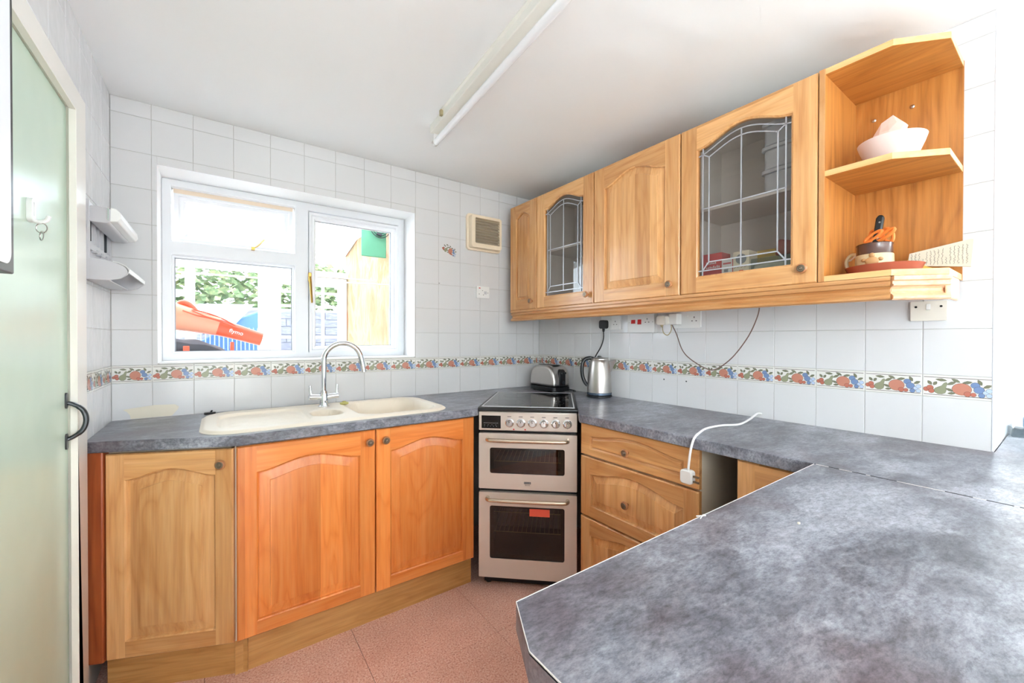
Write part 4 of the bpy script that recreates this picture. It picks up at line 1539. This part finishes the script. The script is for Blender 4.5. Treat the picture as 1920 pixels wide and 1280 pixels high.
for du, dz, ru, rz_ in ((0, .038, .018, .015), (.0, .058, .008, .008), (-.022, .044, .007, .006), (.022, .044, .007, .006), (-.016, .022, .007, .006), (.016, .022, .006, .006)):
    for s in range(1):
        a = a0 + du / .050
        cx, cy = math.cos(a) * .0495, math.sin(a) * .0495
        tx, ty = -math.sin(a), math.cos(a)
        vs, fs = [], []
        for i in range(5):
            ph = (math.pi / 2) * i / 4
            for k_ in range(12):
                th = 2 * math.pi * k_ / 12
                u, v_, n_ = math.cos(th) * math.cos(ph) * ru, math.sin(th) * math.cos(ph) * rz_, math.sin(ph) * .005
                vs.append((cx + tx * u + math.cos(a) * n_, cy + ty * u + math.sin(a) * n_, dz + v_))
        for i in range(4):
            for k_ in range(12):
                fs.append((i * 12 + k_, i * 12 + (k_ + 1) % 12, (i + 1) * 12 + (k_ + 1) % 12, (i + 1) * 12 + k_))
        rl.add(vs, fs)
rl.build('relief', M['stone_r'], mg)
MG = Vector(SH(.110, .150, bz + .0065))
kn = thing('kitchen_knife', 'knife with black riveted handle standing in the stoneware mug', 'knife', MG + Vector((.0, -.004, .034)))
MB().prism([(-.010, 0), (.008, 0), (.010, .075), (-.009, .075)], -.001, .001, 0, lambda a, b, h: (h, a, b)).build('blade', M['steel'], kn)
MB().prism([(-.010, .070), (.009, .070), (.008, .150), (.002, .160), (-.009, .158), (-.013, .148)], -.008, .008, 0, lambda a, b, h: (h, a - (b - .07) * .10, b)).build('handle', M['black'], kn, bevel=.004)
for z in (.085, .135):
    MB().tube([(-.0088, -.004 - (z - .07) * .10, z), (.0088, -.004 - (z - .07) * .10, z)], .0028, 8).build('rivet', M['steel'], kn)


def scissors(lab, base, lean, tilt):
    s_ = thing('scissors', lab, 'scissors', base, lean, 'orange-handled scissors in the mug')
    for sg in (-1, 1):
        MB().prism([(-.003, -.070), (.004, -.070), (.006, .014), (-.006, .014)], -.001 + sg * .0012, .001 + sg * .0012, 0,
                   lambda a, b, h: (a + sg * b * .02 + math.sin(tilt) * b, h, b * math.cos(tilt))).build('blade', M['steel'], s_)
        ring = []
        for i in range(20):
            t = 2 * math.pi * i / 20
            u, v_ = sg * .016 + .013 * math.cos(t), .040 + .024 * math.sin(t)
            ring.append((u + math.sin(tilt) * v_, sg * .002, v_ * math.cos(tilt)))
        MB().tube(ring, .0052, 8, closed=True).build('finger_loop', M['orange'], s_)
    return s_


scissors('orange-handled scissors leaning left out of the mug', MG + Vector((.0, .016, .100)), math.radians(78), math.radians(-50))
scissors('orange-handled scissors standing behind the knife in the mug', MG + Vector((.018, -.022, .088)), math.radians(80), math.radians(12))

cd = thing('handwritten_card', 'aged card covered in handwriting leaning out over the shelf end', 'card', SH(.1755, .235, bz + .030), 0)
cd.rotation_euler = (math.radians(-6), math.radians(0), math.radians(-90))
MB().prism([(0, 0.004), (.142, -.018), (.146, .066), (.140, .068), (.004, .044)], -.003, .003, 0, lambda a, b, h: (a, h, b)).build('sheet', M['paper'], cd)
sc_m = MB()
for i in range(15):
    x = .010 + i * .0088
    L = .034 + .03 * (x / .14)
    z, pts = .006 - .014 * x / .14, []
    zz = z
    while zz < z + L:
        pts.append((x + RND.uniform(-.0022, .0022), zz))
        zz += RND.uniform(.0014, .0032)
    if i in (3, 9):
        pts = pts[:len(pts) // 2]
    strip(sc_m, pts, .0006, -.0034, .0003)
sc_m.build('handwriting', M['ink'], cd)
MB().prism([(0, -.002), (.058, -.020), (.060, -.012), (.0, .024)], -.0045, -.0032, 0, lambda a, b, h: (a, h, b)).build('yellow_corner', M['yellow'], cd)
st_ = MB()
for i in range(5):
    t = i * 2 * math.pi / 5
    st_.prism(ell(.026 + .005 * math.cos(t), .004 + .005 * math.sin(t), .003, .003, 8), -.0052, -.0046, 0, lambda a, b, h: (a, h, b))
st_.build('stamp_mark', M['ink'], cd)

bw_ = thing('frosted_bowl', 'frosted pinkish white glass bowl tilted on the middle shelf', 'bowl', SH(.147, .165, .366), 0)
o_ = MB().lathe([(.042, 0), (.048, .002), (.062, .026), (.080, .072), (.086, .092), (.083, .093), (.058, .028), (.044, .008), (.0001, .007)], 40).build('glass', M['pinkglass'], bw_)
CRY = [((.0, .004, .105), (.036, .040, .072), .5), ((-.004, -.044, .082), (.026, .026, .022), 1.3)]
for i, (c0, s0, a) in enumerate(CRY):
    bm = bmesh.new()
    bmesh.ops.create_icosphere(bm, subdivisions=2, radius=1)
    rr = random.Random(i + 3)
    for v in bm.verts:
        v.co *= rr.uniform(.82, 1.12)
        v.co.x *= s0[0]; v.co.y *= s0[1]; v.co.z *= s0[2]
    me = bpy.data.meshes.new('crystal')
    bm.to_mesh(me); bm.free()
    me.materials.append(M['crystal'])
    cr = bpy.data.objects.new('salt_crystal', me)
    COL.objects.link(cr)
    bl = Vector(SH(.147, .165, .366))
    cr.location = bl + Vector(c0)
    cr.rotation_euler = (.3, .2, a)
    tag(cr, ['tall rough pale pink lump rising from the frosted bowl', 'small rough pale lump at the camera side of the frosted bowl'][i], 'crystal', 'lumps in the bowl')

# ------------------------------------------------------------------ things inside the glazed cabinet by the shelves
def IN(x, y, z):      # coordinates in the fourth wall unit -> world
    return (CX + y, 1.018 - x, CB + z)


def carton(lab, x, y, z, w, dp_, h_, mat, name='carton', rz=0):
    t = thing(name, lab, 'box', IN(x, y, z), -math.pi / 2 + rz)
    MB().box(0, w, 0, dp_, 0, h_).build('box', mat, t, bevel=.001)
    return t


t = carton('red card box with white lettering at the left of the glazed cabinet', .066, .06, .0165, .084, .07, .152, M['redbox'])
for z, L in ((.108, .045), (.090, .055)):
    m = MB()
    x = .018
    while x < .018 + L:
        m.box(x, x + .0045, -.0008, 0, z, z + RND.choice((.006, .008, .010)))
        x += .0075
    m.build('lettering', M['white'], t)
t = carton('small white and red pill box in the glazed cabinet', .152, .055, .0165, .046, .05, .120, M['white'])
MB().box(.006, .038, -.0008, 0, .098, .104).box(0, .046, -.0008, 0, .116, .120).box(.043, .046, -.0008, 0, 0, .116).build('red_print', M['redbox'], t)
MB().box(.010, .026, -.0008, 0, .066, .078).build('grey_print', M['silver'], t)
t = carton('cream carton with a silver disc in the glazed cabinet', .200, .05, .0165, .061, .07, .141, M['creambox'])
MB().lathe([(.020, 0), (.020, .001), (.0001, .0012)], 28, (.031, 0, .110), 'Y').build('silver_disc', M['silver'], t)
MB().plate(rrect(.024, .040, .052, .066, .001), [rrect(.027, .037, .055, .063, .001)], -.0008, 0, 0, lambda a, b, h: (a, h, b)).build('red_print', M['coral'], t)
m = MB()
for i in range(12):
    m.box(.004 + i * .0045, .007 + i * .0045, -.0006, 0, .076 + .003 * (i % 3), .078 + .003 * (i % 3))
m.build('small_print', M['ink'], t)
t = carton('yellow carton standing behind the cream carton in the glazed cabinet', .235, .172, .0165, .08, .04, .155, M['yellow'])
t = thing('clear_food_box', 'clear plastic box with pale food at the right of the glazed cabinet', 'box', IN(.266, .05, .0165), -math.pi / 2)
MB().box(0, .190, 0, .11, 0, .104).build('box', M['clear'], t, bevel=.004)
MB().box(.006, .184, .006, .104, .002, .082).build('contents', M['creambox'], t, bevel=.01)
t = thing('foil_packet', 'dark red foil packet lying on the clear box in the glazed cabinet', 'packet', IN(.346, .06, .1215), -math.pi / 2)
MB().prism([(0, 0), (.09, .0), (.09, .045), (.05, .050), (.012, .060), (.004, .04)], .0, .10, 0, lambda a, b, h: (a, h, b)).build('foil', M['darkred'], t, bevel=.006)
for i, z in enumerate((.362, .450, .538)):
    t = thing('plastic_tub', ['lowest translucent white tub on the glazed cabinet shelf', 'middle translucent white tub in the stack in the glazed cabinet',
                              'topmost translucent white tub in the stack in the glazed cabinet'][i], 'tub', IN(.300, .050, z), -math.pi / 2, 'stacked white tubs')
    MB().prism(rrect(.006, .164, .006, .194, .02), 0, .070).build('tub', M['tub'], t, bevel=.004)
    MB().plate(rrect(-.002, .172, -.002, .202, .022), [], .070, .082).build('lid', M['tub'], t, bevel=.003)

# cabinet with single white carton behind the other leaded door
t = thing('carton', 'tall white carton inside the glazed cabinet nearer the window', 'box', (CX + .06, 1.60, CB + .0165), -math.pi / 2)
MB().box(0, .055, 0, .05, 0, .16).build('box', M['white'], t, bevel=.001)

# ------------------------------------------------------------------ packet at the far right end of the worktop
pk = thing('clear_packet', 'crumpled clear and blue plastic packet at the right end of the worktop', 'packet', (2.26, .02, WT + .001), math.radians(8))
MB().prism([(0, .128), (.012, .128), (.05, .05), (.20, .02), (.30, .0), (.05, .0), (.02, .04)], .03, .12, 0, lambda a, b, h: (a, h, b)).build('wrapper', M['clear'], pk, bevel=.004)
MB().prism([(.10, .0), (.34, .0), (.33, .045), (.16, .050)], -.03, .07, 0, lambda a, b, h: (a, h, b)).build('blue_card', mk('blue_print', (92, 150, 196), .4), pk, bevel=.006)
MB().box(.12, .30, -.02, .06, .050, .058).build('grey_lid', M['greyplastic'], pk, bevel=.003)
# tie and crumbs on the peninsula
tag(MB().tube([(.757, .437, WT + .002), (.775, .428, WT + .002)], .0012, 5).tube([(.750, .425, WT + .0035), (.772, .431, WT + .0035)], .0010, 5).build('twist_tie', M['white']), 'tiny white twist tie at the edge of the peninsula', 'tie')
tag(MB().prism(ell(.887, .309, .004, .0025, 8), WT, WT + .003).build('crumb', M['paper'], bevel=.001), 'single pale crumb on the peninsula worktop', 'crumb')

# ------------------------------------------------------------------ unseen uplighter added behind the camera to lift the room light
ul = thing('added_uplighter', 'added white floor uplighter behind the camera, out of view', 'added lamp', (-.9, -3.4, .010))
MB().lathe([(.15, 0), (.15, .02), (.02, .035), (.0001, .035)], 32).build('base', M['white'], ul)
MB().tube([(0, 0, .03), (0, 0, 1.30)], .014, 12).build('pole', M['white'], ul)
MB().lathe([(.03, 1.29), (.12, 1.33), (.21, 1.42), (.205, 1.42), (.115, 1.338), (.0001, 1.31)], 36).build('bowl_shade', M['white'], ul)
ll = bpy.data.lights.new('added_uplighter_light', 'AREA')
ll.shape = 'DISK'
ll.size = .36
ll.energy = 76
ll.color = (.84, .93, 1)
lo_ = bpy.data.objects.new('added_uplighter_light', ll)
COL.objects.link(lo_)
lo_.parent = ul
lo_.location = (0, 0, 1.425)
lo_.rotation_euler = (math.pi, 0, 0)

# ------------------------------------------------------------------ outside: lean-to, garden
M['ext_white'] = mk('exterior_white', (238, 236, 232), .6)
M['roof'] = translucent('polycarbonate_roof', (246, 248, 250), .75)
M['render'] = patchy('peeling_render', [(.30, (118, 108, 76)), (.42, (146, 122, 90)), (.52, (162, 140, 112)), (.60, (164, 112, 76)), (.72, (176, 156, 130))], 3.2, .9, (1, 1, .6))
M['brick'] = patchy('garden_brick', [(.3, (84, 82, 94)), (.5, (104, 102, 114)), (.7, (128, 124, 136))], 9, .9, (1, 1, 5))
M['hedge'] = patchy('hedge_leaf', [(.3, (58, 78, 48)), (.5, (98, 114, 74)), (.65, (140, 138, 96))], 8, .8)
M['bluetarp'] = mk('blue_tarp', (58, 92, 146), .5)
M['bar_blue'] = mk('fence_blue', (120, 152, 190), .5)
M['paleblue'] = mk('pale_blue_sheet', (190, 214, 226), .4)
M['greenmat'] = mk('green_mat', (84, 146, 116), .6)
M['blower'] = mk('blower_orange', (222, 88, 52), .35)
M['blowerlight'] = mk('blower_peach', (236, 156, 124), .4)
M['bag'] = mk('bag_grey', (96, 96, 102), .7)
M['bagdark'] = mk('bag_dark', (52, 52, 58), .7)
M['patio'] = mk('patio', (180, 176, 170), .9)
M['line'] = mk('washing_line', (240, 214, 196), .6)

struct(MB().box(-6, 8, 2.68, 16, -.3, -.12).build('ground_outside', M['patio']))
lt_ = thing('lean_to', 'white timber glazed lean-to with a pale roof outside the window', 'lean-to', (0, 5.0, 0))
# local y=0 is the far glazed side
for x0, x1 in ((-1.2, -1.12), (-.262, -.186), (.339, .443)):
    MB().box(x0, x1, 0, .07, -.1, 1.96).build('post', M['ext_white'], lt_)
MB().box(-1.2, 1.25, -.01, .08, 1.945, 2.01).build('head_beam', M['ext_white'], lt_)
MB().box(-1.12, -.262, .0, .06, 1.66, 1.72).build('transom', M['ext_white'], lt_)
MB().box(-1.12, .339, .0, .06, .80, .9).build('sill_rail', M['ext_white'], lt_)
MB().box(-1.12, .339, .02, .05, -.1, .8).build('lower_panel', M['ext_white'], lt_)
for i in range(5):
    x = -1.15 + i * .58
    MB().prism([(-2.30, 2.70), (.15, 2.20), (.15, 2.27), (-2.30, 2.77)], x, x + .045, 0, lambda a, b, h: (h, a, b)).build('rafter', M['ext_white'], lt_)
MB().prism([(-2.31, 2.775), (.25, 2.275), (.25, 2.285), (-2.31, 2.785)], -1.3, 1.4, 0, lambda a, b, h: (h, a, b)).build('roof_sheet', M['roof'], lt_)
MB().box(-1.12, -.262, .03, .034, .9, 1.66).build('pane', M['pane'], lt_)
MB().box(-.186, .339, .03, .034, .9, 1.945).build('pane', M['pane'], lt_)
gd_ = thing('glazed_door', 'white half-glazed garden door with glazing bars in the lean-to', 'door', (.447, 5.0, -.08))
MB().plate([(0, 0), (.765, 0), (.765, 2.02), (0, 2.02)], [[(.096, .95), (.096, 1.92), (.675, 1.92), (.675, .95)]], 0, .045, 0, lambda a, b, h: (a, h, b)).build('leaf', M['ext_white'], gd_, bevel=.003)
for x in (.270, .500):
    MB().box(x, x + .028, .008, .037, .95, 1.92).build('glazing_bar', M['ext_white'], gd_)
for z in (1.335, 1.675, 1.83):
    MB().box(.096, .675, .009, .036, z, z + .026).build('glazing_bar', M['ext_white'], gd_)
MB().box(.096, .675, .020, .024, .95, 1.92).build('pane', M['pane'], gd_)
struct(MB().box(1.225, 1.40, 2.68, 5.1, -.1, 2.33).build('wall_leanto', M['render']))
tag(MB().box(.995, 1.21, 3.600, 3.612, 1.965, 2.30).build('green_mat', M['greenmat'], bevel=.01), 'green mat hanging under the lean-to roof outside', 'mat')
cw = MB()
for i in range(4):
    r = .05 + .016 * i
    cw.tube([(1.15 + r * math.cos(t), 3.585 - .003 * i, 2.26 + 1.3 * r * math.sin(t)) for t in [math.pi * (1.05 + .95 * k_ / 14) for k_ in range(15)]], .0035, 5)
cw.tube([(1.12, 3.58, 2.17), (1.16, 3.575, 2.155)], .014, 6)
tag(cw.build('hanging_wire', M['bagdark']), 'loops of dark wire hanging in front of the green mat', 'wire')
for k_, (z0, z1, yy) in enumerate(((1.835, 1.80, 3.9), (1.70, 1.72, 3.5))):
    tag(MB().tube([(-1.1, yy, z0), (.2, yy, (z0 + z1) / 2 - .015), (1.22, yy, z1)], .006, 6).build('washing_line', M['line']),
        ('upper' if k_ == 0 else 'lower') + ' pale washing line strung across the lean-to', 'line')
# bench under the window and the garden vacuum on it
tag(MB().box(-.9, .55, 2.72, 3.30, 1.10, 1.150).box(-.85, -.80, 2.75, 3.25, -.12, 1.10).box(.45, .5, 2.75, 3.25, -.12, 1.10).build('bench', M['ext_white']), 'white bench top just outside the window', 'bench')
gv = thing('garden_vacuum', 'orange garden blower vacuum with grey bag lying outside the window', 'garden vacuum', (0, 2.95, 1.150))
sec = [(-.42, .250, .075), (-.30, .245, .088), (-.20, .215, .080), (-.10, .190, .066), (0, .165, .055), (.08, .140, .050), (.16, .112, .046), (.215, .094, .044)]
m = MB()
ring = []
for x, z, r in sec:
    ring.append([(x + .25 * r * math.sin(t), r * .8 * math.cos(t), z + r * (1 if math.sin(t) > 0 else .75) * math.sin(t)) for t in [2 * math.pi * k_ / 16 for k_ in range(16)]])
for a, b in zip(ring, ring[1:]):
    m.add(list(a) + list(b), [(i, (i + 1) % 16, 16 + (i + 1) % 16, 16 + i) for i in range(16)])
m.add(ring[0], [tuple(range(16))])
m.add(ring[-1], [tuple(range(16))])
m.build('body', M['blower'], gv, sharp=60)
m = MB()
ring = [[(x + .25 * r * math.sin(t), r * .7 * math.cos(t) - .012, z + .012 + r * .9 * math.sin(t)) for t in [2 * math.pi * k_ / 16 for k_ in range(16)]] for x, z, r in [(q[0], q[1], q[2]) for q in sec[1:5]]]
for a, b in zip(ring, ring[1:]):
    m.add(list(a) + list(b), [(i, (i + 1) % 16, 16 + (i + 1) % 16, 16 + i) for i in range(16)])
m.add(ring[0], [tuple(range(16))]).add(ring[-1], [tuple(range(16))])
m.build('motor_cover', M['blowerlight'], gv, sharp=60)
MB().tube(spline([(-.19, 0, .27), (-.17, 0, .305), (-.135, 0, .295), (-.09, 0, .24), (-.05, 0, .20)]), [.016] * 33, 10).build('grip', M['blower'], gv)
MB().box(.055, .075, -.02, .02, .015, .085).build('foot', M['blower'], gv, bevel=.004)
m = MB()
NX_, NY_ = 22, 12
for j in range(NY_ + 1):
    for i in range(NX_ + 1):
        u, v_ = i / NX_, j / NY_
        x = -.45 + .50 * u
        prof_ = (1 - u ** 5) ** .6
        ang = math.pi * v_
        wr = .008 * math.sin(u * 23 + v_ * 9) * math.sin(ang)
        m.v.append((x, -.02 - .12 * math.cos(ang) * prof_, .002 + (.125 + wr) * math.sin(ang) ** .7 * prof_ * (1 - .25 * u)))
for j in range(NY_):
    for i in range(NX_):
        q = j * (NX_ + 1) + i
        m.f.append((q, q + 1, q + NX_ + 2, q + NX_ + 1))
        m.m.append(1 if j < 3 else 0)
m.build('collecting_bag', [M['bag'], M['bagdark']], gv, sharp=180)
MB().box(-.155, -.128, -.150, -.135, .035, .065).build('bag_buckle', M['blower'], gv, bevel=.003)
text('lettering', 'flymo', .032, M['white'], gv, (.085, -.046, .142), (math.radians(80), math.radians(17), 0))
cb = spline([(-.16, -.06, .26), (-.10, -.07, .235), (-.04, -.06, .22), (.03, -.05, .195), (.09, -.04, .170), (.03, -.02, .215), (-.05, -.03, .25), (-.12, -.05, .265), (-.06, -.07, .23), (.02, -.055, .205)], 8)
MB().tube(cb, .004, 6).build('mains_cable', M['blower'], gv)
# garden beyond the lean-to
gw = struct(MB().box(-4, 5, 8.6, 8.8, -.2, 1.80).build('wall_garden', mk('garden_mortar', (128, 126, 130), .9)))
bk_ = MB().box(0, .43, -.02, .0, 0, .13).build('brick', M['brick'], gw, (-1.2, 8.6, .6))
for j in range(8):
    for i in range(9):
        if (i, j) != (0, 0):
            inst('brick', bk_.data, gw, (-1.2 + i * .445 + (.22 if j % 2 else 0), 8.6, .6 + j * .146))
hb = MB()
for i in range(3600):
    x, y_, z = RND.uniform(-3, 4), RND.uniform(9.0, 9.7), RND.uniform(1.5, 2.75)
    a, b_ = RND.uniform(0, 6.28), RND.uniform(-.6, .6)
    l = RND.uniform(.06, .13)
    d1 = Vector((math.cos(a), math.sin(a) * .6, b_)) * l
    d2 = Vector((-math.sin(a), .4, math.cos(a))) * l * .5
    p0 = Vector((x, y_, z))
    hb.add([p0 - d1, p0 + d2, p0 + d1, p0 - d2], [(0, 1, 2, 3)])
hg = tag(hb.build('hedge', M['hedge'], recalc=False), 'leafy hedge above the garden wall seen through the window', 'hedge')
hg['kind'] = 'stuff'
tarp = thing('covered_stack', 'blue sheeted stack in the garden beyond the lean-to glazing', 'stack', (.2, 7.0, -.12))
MB().prism([(-.55, 0), (.35, 0), (.30, 1.78), (.05, 1.66), (-.45, 1.30)], 0, .6, 0, lambda a, b, h: (a, h, b)).build('blue_sheet', M['bluetarp'], tarp, bevel=.02)
MB().prism([(-.75, 1.34), (-.05, 1.52), (.22, 1.86), (-.42, 1.84)], -.06, -.02, 0, lambda a, b, h: (a, h, b)).build('pale_sheet', M['paleblue'], tarp, bevel=.01)
for i in range(16):
    MB().box(-.50 + i * .05, -.488 + i * .05, -.09, -.075, .9, 1.58 - .004 * i).build('fence_bar', M['bar_blue'], tarp)
